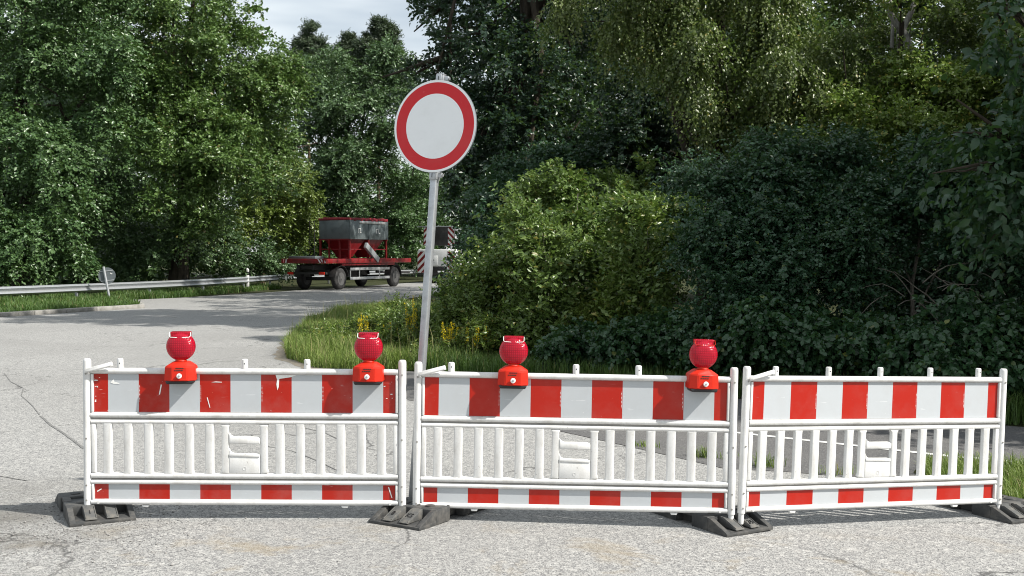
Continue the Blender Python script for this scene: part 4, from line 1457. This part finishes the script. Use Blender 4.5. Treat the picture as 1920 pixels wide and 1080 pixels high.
GL = 'trees beyond the guardrail'
simple_tree('maple_tree', 'tree', 'dense dark maple at the far left edge, branches drooping to the guardrail', GL, 40, 47,
    [B(60, 60, 46, 150, 130), B(-60, 200, 46, 130, 150), B(150, 200, 46, 120, 110), B(40, 280, 45, 150, 120), B(190, 60, 47, 120, 120), B(-90, 380, 44.5, 100, 110), B(120, 340, 46, 110, 70), B(80, -80, 47, 170, 120)],
    L['maple'], M['bark_dark'], 0.38, 900, 0.26, 0.17, 1.15, 5, 8, droop=0.35, hang=0.12)
simple_tree('maple_bush', 'bush', 'low spreading maple bush with drooping leaves behind the guardrail at far left', GL, 70, 43.5,
    [B(70, 430, 43.5, 95, 62, 1.8), B(10, 480, 42.2, 70, 50, 1.6), B(120, 480, 44, 62, 45, 1.6), B(-70, 450, 42, 80, 80, 1.6)],
    L['maple'], M['bark_dark'], 0.12, 330, 0.25, 0.16, 0.9, 5, 8, droop=0.4, hang=0.2, trunk='stems', crown='foliage')
simple_tree('broadleaf_tree', 'tree', 'tall bright green tree left of the sky gap, with a brown trunk showing through', GL, 330, 50,
    [B(330, 60, 50, 140, 120), B(420, 150, 50, 120, 100), B(260, 190, 49, 110, 110), B(340, 290, 49, 140, 90), B(480, 210, 51, 80, 110), B(400, 20, 51, 90, 60), B(400, 330, 49, 100, 80), B(260, -60, 50, 140, 110), B(525, 170, 52, 45, 70), B(535, 290, 54, 42, 60), B(340, 400, 48.5, 80, 60), B(360, 230, 48, 70, 60), B(350, 110, 48, 60, 60)],
    L['oaklit'], M['bark_dark'], 0.36, 1250, 0.24, 0.16, 1.05, 5, 9)
simple_tree('hazel_bush', 'bush', 'rounded yellow green shrub beneath the tall tree, left of the trailer', GL, 490, 62,
    [B(490, 380, 61, 90, 80, 2.5), B(540, 430, 64, 50, 70, 2.5), B(430, 450, 58, 80, 60, 2.2), B(500, 330, 62, 60, 50, 2.5)],
    L['yellowgreen'], M['bark_brown'], 0.14, 420, 0.24, 0.16, 0.95, 5, 8, trunk='stems', crown='foliage')
simple_tree('dogwood_bush', 'bush', 'mid green shrub behind the guardrail between small round sign and marker post', GL, 350, 52.5,
    [B(340, 430, 52, 90, 70, 2.0), B(270, 470, 49.5, 80, 48, 1.8), B(400, 480, 54, 80, 40, 1.8), B(210, 400, 48.5, 70, 80, 2), B(470, 490, 58.5, 60, 28, 1.6)],
    L['grey'], M['bark_dark'], 0.14, 430, 0.24, 0.15, 0.95, 5, 8, droop=0.35, trunk='stems', crown='foliage')
GC = 'trees along the far side of the road'
simple_tree('ash_tree', 'tree', 'grey green tree under the sky gap, above the hopper', GC, 640, 78,
    [B(620, 150, 78, 80, 60), B(680, 210, 78, 90, 90), B(600, 250, 77, 70, 100), B(720, 300, 77, 80, 90), B(640, 340, 76, 110, 80), B(740, 170, 79, 60, 80)],
    L['grey'], M['bark_dark'], 0.4, 900, 0.29, 0.19, 1.3, 5, 9)
simple_tree('field_maple', 'tree', 'lower green tree right behind the hopper trailer', GC, 700, 78,
    [B(720, 400, 78, 90, 60), B(620, 420, 78, 80, 50), B(780, 430, 80, 80, 60), B(560, 440, 78, 60, 60), B(690, 480, 78, 130, 40), B(800, 360, 78, 60, 50)],
    L['maple'], M['bark_dark'], 0.3, 700, 0.27, 0.18, 1.2, 5, 8)
GP = 'pines rising above the far trees'
def pine(label, u, Y, lumps):
    bl = [B(a, b, Y, c, d) for a, b, c, d in lumps]
    simple_tree('pine_tree', 'tree', label, GP, u, Y, bl, L['pine'], M['bark_brown'], 0.2, 1050, 0.30, 0.10, 0.55, 7, 10, rise=0.35, up=0.8, droop=0.0, per=0, zcut=0.85, limbs=False)
pine('pine with pointed top just right of the tall bright tree, in the sky gap', 582, 90, ((582, 62, 10, 16), (572, 84, 18, 12), (594, 90, 18, 12), (580, 104, 30, 14), (604, 118, 30, 16), (580, 135, 46, 20), (590, 175, 60, 30)))
pine('broader pine with rounded top left of the dark oak, in the sky gap', 710, 92, ((712, 50, 16, 13), (724, 62, 20, 12), (700, 72, 16, 10), (735, 78, 14, 10), (688, 88, 22, 11), (716, 96, 34, 12), (708, 120, 52, 20), (700, 160, 70, 30)))
pine('short pine between the two higher pine tops in the sky gap', 655, 94, ((655, 82, 11, 12), (645, 98, 18, 11), (666, 104, 18, 10), (652, 122, 34, 16), (650, 160, 50, 30)))

GO = 'tall trees right of the sign'
simple_tree('oak_tree', 'tree', 'big shaded dark oak right behind the round sign, against the sky', GO, 1010, 27,
    [B(900, 60, 26.5, 120, 110), B(830, 170, 26, 60, 90), B(960, 200, 26, 130, 120), B(880, 300, 25.5, 105, 90), B(1060, 80, 27, 130, 120), B(1050, 280, 26, 110, 100), B(915, 395, 25, 75, 75), B(990, -80, 27, 170, 110), B(790, 130, 26.5, 25, 40), B(960, 420, 24.5, 100, 80), B(830, 20, 27, 40, 50), ((1.0, 26.5, 12.0), (2.8, 2.8, 2.4), 1.0), ((4.0, 27.5, 12.5), (3.0, 3.0, 2.5), 1.0), ((2.2, 27, 14.3), (2.4, 2.4, 1.8), 1.0)],
    L['oak'], M['bark_dark'], 0.42, 1500, 0.145, 0.095, 0.62, 6, 9, droop=0.2)
simple_tree('ivy_clad_tree', 'tree', 'old tree hung with sunlit trailing creeper, upper middle right', GO, 1330, 21.5,
    [B(1180, 40, 21, 130, 70), B(1290, 110, 20.5, 110, 80), B(1420, 60, 21, 90, 90), B(1250, -40, 21, 200, 70), B(1460, 190, 20, 80, 90), B(1370, 210, 20.5, 90, 60), B(1540, 120, 20.5, 90, 80)],
    L['ivy'], M['bark_dark'], 0.30, 900, 0.085, 0.062, 0.55, 6, 9, droop=0.9, hang=0.55, up=0.15, depth=(0.45, 1.08), bflat=1.0)
simple_tree('oak_tree', 'tree', 'shaded tree behind the creeper tree, dark gaps under its boughs', GO, 1230, 25,
    [B(1150, 260, 24, 110, 90), B(1250, 330, 23.5, 110, 90), B(1120, 380, 23, 100, 80), B(1350, 380, 23, 110, 90), B(1200, 180, 25, 90, 60), B(1420, 300, 23, 90, 100)],
    L['oak'], M['bark_dark'], 0.30, 620, 0.13, 0.085, 0.6, 6, 9)
simple_tree('birch_tree', 'tree', 'pale forked birch trunk among sunlit leaves near the upper right corner', GO, 1702, 22,
    [B(1610, 20, 22.5, 90, 70), B(1790, 60, 22.5, 90, 70), B(1700, -80, 22, 180, 70), B(1830, 10, 23, 80, 80), B(1600, 110, 23, 80, 60)],
    L['ivy'], M['bark_birch'], 0.05, 420, 0.085, 0.06, 0.55, 6, 9, droop=0.4)
bt = [o for o in COL.objects if o.name == 'birch_tree'][0]
mb = MB()
o_ = Vector(bt.location)
def bp(u, v, Y=19.2):
    return at(u, v, Y + 0.9) - o_
mb.tube([bp(1720, 200), bp(1709, 110), bp(1703, 85), bp(1692, 58)], [0.085, 0.080, 0.074, 0.068], 10)
mb.tube([bp(1694, 62), bp(1680, 44), bp(1670, 26), bp(1655, -20), bp(1640, -90)], [0.060, 0.056, 0.050, 0.045, 0.03], 9)
mb.tube([bp(1690, 62), bp(1700, 40), bp(1710, 20), bp(1722, -25), bp(1735, -100)], [0.060, 0.052, 0.048, 0.040, 0.03], 9)
mb.tube([bp(1672, 90, 19.3), bp(1674, 40, 19.3), bp(1668, -10, 19.3)], [0.035, 0.03, 0.025], 7)
mb.build('forked_stem', M['bark_birch'], bt)
simple_tree('hornbeam_tree', 'tree', 'leafy sunlit understorey tree below the birch fork', GO, 1640, 20,
    [B(1600, 190, 19.5, 110, 80), B(1730, 185, 20, 110, 60), B(1715, 130, 19.4, 60, 32), B(1690, -15, 19.4, 70, 26), B(1830, 200, 20, 90, 80), B(1660, 270, 19, 120, 60), B(1560, 260, 19.5, 80, 70), B(1800, 290, 19, 110, 60), B(1920, 130, 20, 80, 110)],
    L['herb'], M['bark_dark'], 0.14, 700, 0.085, 0.058, 0.5, 6, 9, fine=0.85)  # brighter herb green paints the look of sun on these leaves

GB = 'bushes along the grass verge'
simple_tree('dogwood_bush', 'bush', 'sunlit light green bush in the middle, right of the sign post', GB, 1090, 19,
    [B(1090, 470, 18.7, 110, 70), B(980, 520, 18.4, 80, 60), B(1180, 490, 18.3, 100, 70), B(1040, 385, 20.2, 110, 62), B(1210, 410, 19.6, 90, 60), B(1120, 555, 18.3, 120, 38), B(900, 560, 18.6, 55, 50), B(1010, 450, 19.2, 90, 70), B(1160, 350, 20.6, 80, 50)],
    L['bush'], M['twig_grey'], 0.03, 640, 0.085, 0.050, 0.50, 6, 9, fine=1.0, rise=0.45, depth=(0.5, 1.12), trunk='stems', crown='foliage')
simple_tree('elder_bush', 'bush', 'darker bush peeping out behind the sunlit middle bush, close under the oak', GB, 900, 21.5,
    [B(925, 470, 21, 50, 65), B(885, 550, 20.5, 36, 40), B(945, 400, 22, 75, 70), B(1000, 330, 22.5, 90, 50)],
    L['shade'], M['bark_dark'], 0.05, 430, 0.10, 0.065, 0.5, 6, 9, rise=0.2, trunk='stems', crown='foliage')
simple_tree('willow_bush', 'bush', 'young upright willow shoots directly behind the sign post', GB, 800, 19.5,
    [B(785, 630, 19.2, 36, 24), B(860, 605, 18.6, 34, 40), B(755, 636, 19.2, 25, 22), B(885, 600, 18.2, 36, 45)],
    L['bush'], M['stem_green'], 0.02, 210, 0.085, 0.035, 0.5, 5, 11, rise=1.2, droop=0.05, trunk='stems', crown='foliage')
simple_tree('nettle_patch', 'weeds', 'knee high yellow green weeds in the sun around the foot of the signpost', None, 790, 19,
    [B(740, 650, 19.3, 40, 26, 0.8), B(800, 640, 18.8, 45, 30, 0.8), B(860, 645, 18.2, 50, 34, 0.8), B(920, 640, 17.6, 45, 32, 0.7), B(700, 640, 20.5, 35, 22, 0.8), B(830, 670, 17.8, 60, 16, 0.6), B(1000, 625, 17.9, 70, 26, 0.7), B(1090, 615, 17.7, 70, 28, 0.7), B(960, 600, 18.4, 50, 30, 0.6)],
    L['herb'], M['stem_green'], 0.012, 520, 0.085, 0.036, 0.34, 6, 9, rise=0.9, trunk='stems', crown='foliage')
simple_tree('nettle_patch', 'weeds', 'tall ragged weeds on the grass tip between the second lamp and the road', None, 690, 21,
    [B(640, 640, 21, 40, 24, 1.0), B(690, 625, 21.5, 45, 26, 1.0), B(735, 612, 21.5, 30, 34, 1.0), B(600, 650, 20.6, 30, 16, 0.8)],
    L['herb'], M['stem_green'], 0.012, 200, 0.085, 0.030, 0.40, 5, 9, rise=1.3, depth=(0.3, 1.2), trunk='stems', crown='foliage')
GSA = 'young saplings at the foot of the bank'
for k_, (lab_, u_, v_, Y_, h_, lf_) in enumerate((
        ('low leafy sapling at the left end of the bank, behind the yellow flowers', 945, 620, 18.2, 0.8, 'bush'), ('light leafy sapling above the lamp at the left of the clean barrier', 985, 585, 17.5, 1.5, 'bush'),
        ('tall spreading sapling in the sunlit middle of the bank', 1035, 560, 17.2, 1.9, 'bush'), ('leaning sapling between the two lamps of the clean barrier', 1150, 570, 17.0, 1.7, 'herb'),
        ('sapling at the edge of shade left of the last lamp', 1235, 560, 16.6, 1.9, 'bush'))):
    c_ = at(u_, v_, Y_)
    simple_tree('sapling', 'sapling', lab_, GSA, u_, Y_,
        [((c_.x + (0.10 if k_ % 2 else -0.12) * q_, Y_ + 0.05 * q_, 0.35 + h_ * q_ / 4), (0.34 - 0.035 * q_, 0.3, 0.26), 1.0) for q_ in range(5)],
        L[lf_], M['twig_grey'], 0.012, 190, 0.095, 0.048, 0.55, 3, 8, rise=1.0, depth=(0.1, 1.1), per=0, fine=1.0, droop=0.1)
simple_tree('hawthorn_bush', 'bush', 'big rounded shaded bush behind the lamp without wire handle', GB, 1400, 15.5,
    [B(1420, 400, 15.5, 120, 100), B(1360, 490, 15.4, 90, 90), B(1480, 480, 15.2, 120, 100), B(1440, 330, 15.8, 100, 60), B(1540, 390, 15.6, 90, 80), B(1410, 570, 15.0, 120, 60), B(1340, 355, 16.0, 75, 55), B(1550, 320, 16.0, 85, 50)],
    L['shade'], M['twig_grey'], 0.04, 950, 0.078, 0.050, 0.48, 6, 10, depth=(0.5, 1.12), trunk='stems', crown='foliage')
simple_tree('hazel_bush', 'bush', 'dark thicket bush behind the turned barrier, above the brambles', GB, 1700, 15.5,
    [B(1640, 420, 15.8, 100, 70), B(1740, 390, 15.5, 110, 70), B(1850, 420, 15, 100, 80), B(1600, 520, 15, 80, 60), B(1900, 520, 14.6, 80, 80), B(1700, 330, 16, 120, 50), B(1860, 320, 15.6, 100, 60)],
    L['shade'], M['twig_grey'], 0.04, 520, 0.090, 0.058, 0.5, 6, 9, depth=(0.5, 1.12), trunk='stems', crown='foliage')
simple_tree('hazel_bush', 'bush', 'dark shrub closing the hollow behind the dead twigs, above the turned barrier', GB, 1770, 18.2,
    [B(1770, 500, 18, 120, 80, 0.8), B(1880, 480, 17.6, 90, 90, 0.8), B(1660, 520, 18.2, 80, 60, 0.8), B(1800, 590, 17.4, 150, 40, 0.7)],
    L['shade'], M['twig_grey'], 0.03, 620, 0.095, 0.062, 0.5, 6, 9, per=0, trunk='stems', crown='foliage')
GBR = 'brambles along the foot of the bushes'
simple_tree('bramble', 'bramble', 'low dark bramble mound behind the right end of the turned barrier', GBR, 1790, 13.3,
    [B(1700, 640, 13.6, 110, 50), B(1830, 620, 13.2, 110, 60), B(1930, 650, 12.8, 80, 60), B(1780, 690, 12.9, 140, 28)],
    L['bramble'], M['twig_grey'], 0.012, 460, 0.085, 0.068, 0.40, 5, 8, droop=0.5, near=True, trunk='stems', crown='foliage')
simple_tree('bramble', 'bramble', 'bramble mound behind the left end of the turned barrier', GBR, 1500, 14.2,
    [B(1480, 620, 14.4, 110, 50), B(1590, 640, 14, 100, 46), B(1390, 650, 14.6, 80, 36)],
    L['bramble'], M['twig_grey'], 0.012, 360, 0.085, 0.066, 0.40, 5, 8, droop=0.5, near=True, trunk='stems', crown='foliage')
simple_tree('bramble', 'bramble', 'bramble tangle between the two lamps of the clean barrier, at the bush foot', GBR, 1200, 15.6,
    [B(1220, 630, 15.6, 90, 34), B(1110, 640, 15.9, 80, 28), B(1310, 630, 15.2, 70, 38)],
    L['bramble'], M['twig_grey'], 0.012, 260, 0.080, 0.060, 0.36, 5, 8, droop=0.4, near=True, trunk='stems', crown='foliage')

simple_tree('oak_tree', 'tree', 'tall dark tree further back behind the big oak, beside the trailer road', GO, 1020, 46,
    [((0.5, 46, 6), (3.2, 5, 5), 1.0), ((3, 42, 8), (4, 4, 6), 1.0), ((1.5, 50, 8), (4, 5, 6), 1.0), ((4, 36, 9), (4, 4, 7), 1.0), ((3, 44, 14), (4, 5, 4), 1.0), ((5, 54, 9), (4, 4, 7), 1.0)],
    L['oak'], M['bark_dark'], 0.45, 1000, 0.26, 0.17, 1.1, 5, 8)

# tree just out of the picture on the right whose bough of large leaves hangs in
simple_tree('beech_tree', 'tree', 'large leaved shaded bough hanging in at the right edge', None, 2130, 12.8,
    [B(1870, 250, 12.4, 90, 55), B(1835, 320, 12.2, 70, 36), B(1920, 120, 12.6, 75, 90), B(1920, 330, 12.2, 70, 50), B(2030, 200, 12.8, 110, 140), B(2130, 30, 13, 150, 150), B(1890, 20, 12.8, 60, 50), B(2190, 230, 12.8, 110, 110), B(1900, 400, 12.4, 60, 40)],
    L['beech'], M['bark_dark'], 0.20, 230, 0.150, 0.075, 0.70, 3, 7, near=True, droop=0.6, hang=0.3, bflat=0.4, bsize=0.5)

# tall trees to the right, beyond the picture's edge: they throw the shade over the verge
GS = 'tall roadside trees in a row to the right'
def shade_tree(x, y, h, r, seed, lab):
    rnd = random.Random(seed)
    bl = []
    for k in range(9):
        a = rnd.uniform(0, 2 * PI); rr = r * rnd.uniform(0.1, 0.75)
        z = rnd.uniform(0.28, 0.88) * h
        s = r * rnd.uniform(0.42, 0.62)
        bl.append(((x + math.cos(a) * rr, y + math.sin(a) * rr, z), (s, s, s * 0.85), 1.0))
    bl.append(((x, y, h - r * .45), (r * .5, r * .5, r * .45), 1.0))
    tree('roadside_tree', 'tree', lab, GS, (x, y), (x, y, h * .8), 0.25, bl, L['oak'], M['bark_dark'], 520, 5, 8, 0.8, 0.24, 0.16, depth=(0.3, 1.03), per=0)
for k, (x, y, h, r) in enumerate(((11.2, 11.6, 11.5, 2.7), (10.8, 15.2, 10.2, 2.8), (13.5, 18.5, 12.5, 3.3), (15.5, 13.5, 14.0, 3.4), (15.0, 23.5, 13.0, 3.6), (12.5, 28.0, 14.0, 3.8))):
    shade_tree(x, y, h, r, 30 + k, 'tall dark roadside tree standing behind the thicket at the right')

# far wood that reads as one mass behind the rows
rs = np.random.RandomState(77)
bl = []
for k in range(46):
    t = k / 45
    x = -44 + t * 100; y = 92 - 34 * abs(t - .42) + rs.uniform(-6, 10)
    if -18 < x < -6: hh = rs.uniform(7, 9)
    else: hh = rs.uniform(12, 19)
    y = max(y, 60)
    bl.append(((x, y, hh * .5), (rs.uniform(3.5, 5.5), rs.uniform(3, 5), hh * .55), 1.0))
for k in range(16):
    x = 2.5 + k * 1.9; y = 40 + rs.uniform(-3, 4)
    bl.append(((x, y, 5.5), (2.6, 2.6, rs.uniform(6, 8)), 1.0))
for k in range(9):
    x = -36 + k * 2.3; y = 57 + rs.uniform(-2, 5)
    bl.append(((x, y, 6.0), (3.0, 2.6, rs.uniform(7, 9)), 1.0))
for k in range(9):
    x = -38 + k * 2.2; y = 64 + rs.uniform(-2, 4)
    bl.append(((x, y, 7.0), (3.0, 2.6, rs.uniform(8, 10)), 1.0))
V, T = foliage(bl, 3200, 10, 12, 1.9, 0.36, 0.25, rs, depth=(0.45, 1.03))
tag(link_mesh('far_wood', np_mesh('far_wood', V, T, L['maple'])), None, None, None, 'stuff')
#@@DETAILS
# ================================================================== SMALL PLANTS AND DEBRIS
def flower_plant(label, u, v, Y, h, spikes, lean, seed, wdt=0.012):
    rnd = random.Random(seed); rs_ = np.random.RandomState(seed)
    p = at(u, v, Y)
    root = empty('yellow_wildflower', (p.x, p.y, 0), 0, label, 'wildflower', 'yellow flowering weeds on the verge')
    mb = MB(); P = []; A = []; Nn = []
    rs_ = np.random.RandomState(seed)
    for k in range(spikes):
        a = rnd.uniform(0, 2 * PI); d = rnd.uniform(0, .16)
        b = Vector((math.cos(a) * d, math.sin(a) * d, 0))
        hh = h * rnd.uniform(.75, 1.1)
        tip = b + Vector((lean + rnd.uniform(-.1, .1), rnd.uniform(-.1, .1), hh))
        mb.tube([b, b.lerp(tip, .5) + Vector((0, 0, .02)), tip], [0.006, 0.005, 0.003], 5)
        pet = []
        for q in range(46):
            t = rnd.uniform(.60, 1.0)
            c = b.lerp(tip, t)
            rr = 0.024 * (1.15 - t) / .5
            pet.append((c.x + rnd.uniform(-rr, rr), c.y + rnd.uniform(-rr, rr), c.z))
        for q in range(9):
            t = rnd.uniform(.1, .6)
            c = b.lerp(tip, t)
            P.append(tuple(c))
        pp = np.array(pet); n = len(pp)
        A_ = unit(rs_.normal(size=(n, 3)) + np.array([0, 0, .5])); N2 = unit(rs_.normal(size=(n, 3)))
        V, T = leaf_cards(pp, A_, N2, np.full(n, .024), np.full(n, .018))
        link_mesh('flower_spike', np_mesh('flower_spike', V, T, M['yellow']), root)
    mb.build('stem', M['stem_green'], root)
    P = np.array(P); n = len(P)
    A = unit(rs_.normal(size=(n, 3)) + np.array([0, 0, .4])); N_ = unit(rs_.normal(size=(n, 3)) * .4 + np.array([0, 0, 1]))
    V, T = leaf_cards(P, A, N_, rs_.uniform(.06, .11, n), rs_.uniform(.014, .024, n))
    link_mesh('leaves', np_mesh('leaves', V, T, L['bush']), root)
flower_plant('yellow flower spikes rising just above the second lamp of the scuffed barrier', 680, 640, 20.3, 0.62, 6, -0.03, 1)
flower_plant('yellow spikes between that lamp and the sign post', 720, 645, 19.2, 0.6, 4, 0.02, 2)
flower_plant('tall dense yellow flower spikes left beside the sign post', 779, 648, 18.6, 0.95, 7, -0.02, 3)
flower_plant('yellow flower clump right beside the sign post', 838, 655, 17.5, 0.66, 9, 0.03, 4)
flower_plant('faint yellow flowers at the right of the sign post clump, near the bush foot', 893, 655, 17.2, 0.6, 6, 0.0, 5)

# dead twigs in the gap above the brambles
def twig_heap(label, u, v, Y, n, spread, seed, grp='bare dead branches in the thicket'):
    rnd = random.Random(seed)
    c = at(u, v, Y)
    root = empty('dead_branch', (c.x, c.y, 0), 0, label, 'branch', grp)
    mb = MB()
    for k in range(n):
        a = Vector((rnd.uniform(-1, 1) * spread, rnd.uniform(-.25, .25), c.z + rnd.uniform(-.6, .4) * spread * .6))
        an = rnd.uniform(-.9, .9)
        l = spread * rnd.uniform(.5, 1.3)
        b = a + Vector((math.cos(an) * l * rnd.choice((-1, 1)), rnd.uniform(-.2, .2), math.sin(an) * l))
        m = a.lerp(b, .5) + Vector((0, 0, l * rnd.uniform(.0, .22)))
        r = rnd.uniform(.004, .009)
        mb.tube([a, a.lerp(m, .5) + Vector((0, 0, .02)), m, m.lerp(b, .5) + Vector((0, 0, .01)), b], [r, r * .9, r * .75, r * .55, r * .3], 5)
    mb.build('twigs', M['twig_grey'], root)
twig_heap('tangle of bare dead twigs in the dark hollow above the turned barrier', 1740, 545, 14.2, 15, 0.55, 3)
twig_heap('two bare sticks leaning at the right edge of the dark hollow', 1880, 560, 13.6, 4, 0.35, 5)
twig_heap('bare sticks standing out of the brambles left of the turned barrier', 1350, 640, 14.6, 5, 0.45, 8)

# weeds in the joint between concrete and asphalt
def weed(label, u, v, n, h, seed):
    p = gp(u, v, gz(*gp(u, v, -0.05).xy))
    p.z = gz(p.x, p.y)
    rs_ = np.random.RandomState(seed)
    q = rs_.normal(size=(n, 3)) * np.array([0.07, 0.04, 0])
    V, T = blades(q, h, 0.0035, rs_, 0.9)
    o = link_mesh('weed_tuft', np_mesh('weed_tuft', V, T, L['grass']))
    o.location = p
    tag(o, label, 'weed', 'weeds in the pavement joint')
weed('small weed tuft in the joint seen through the middle right slats of the clean barrier', 1207, 838, 60, 0.07, 1)
weed('larger weed tuft in the joint near the right post of the clean barrier', 1327, 858, 110, 0.12, 2)
weed('weed tuft seen through the first slats of the turned barrier', 1432, 876, 120, 0.14, 3)
weed('sparse weed seen through the fifth slat gap of the turned barrier', 1568, 890, 50, 0.10, 4)

# loose gravel by the left foot plate and scattered over the concrete
rs = np.random.RandomState(21)
def stones(n, fx, smin, smax):
    V = []; T = []
    ico = [(0, 0, 1), (.9, 0, .3), (.28, .85, .3), (-.72, .53, .3), (-.72, -.53, .3), (.28, -.85, .3), (0, 0, -.3)]
    fc = [(0, 1, 2), (0, 2, 3), (0, 3, 4), (0, 4, 5), (0, 5, 1), (6, 2, 1), (6, 3, 2), (6, 4, 3), (6, 5, 4), (6, 1, 5)]
    for i in range(n):
        x, y = fx()
        s = rs.uniform(smin, smax) * rs.choice([.6, .8, 1.0, 1.5], p=[.4, .3, .2, .1])
        a = rs.uniform(0, 2 * PI)
        b = len(V)
        for q in ico:
            px, py, pz = (q[0] * rs.uniform(.7, 1.2), q[1] * rs.uniform(.6, 1.1), q[2] * rs.uniform(.5, .9))
            V.append((x + s * (px * math.cos(a) - py * math.sin(a)), y + s * (px * math.sin(a) + py * math.cos(a)), gz(x, y) + s * pz * .8 + s * .15))
        T += [(b + f[0], b + f[1], b + f[2]) for f in fc]
    return np.array(V), np.array(T)
def near_left():
    while True:
        x, y = rs.normal(-2.9, .55), rs.normal(7.1, .55)
        if -4.2 < x < -1.9 and 5.8 < y < 8.6: return x, y
def anywhere():
    return rs.uniform(-4, 4), rs.uniform(5.4, 8.5)
V1, T1 = stones(2600, near_left, 0.004, 0.009)
V2, T2 = stones(260, anywhere, 0.003, 0.008)
tag(link_mesh('gravel', np_mesh('gravel', np.concatenate([V1, V2]), np.concatenate([T1, T2 + len(V1)]), M['stone'])), None, None, None, 'stuff')
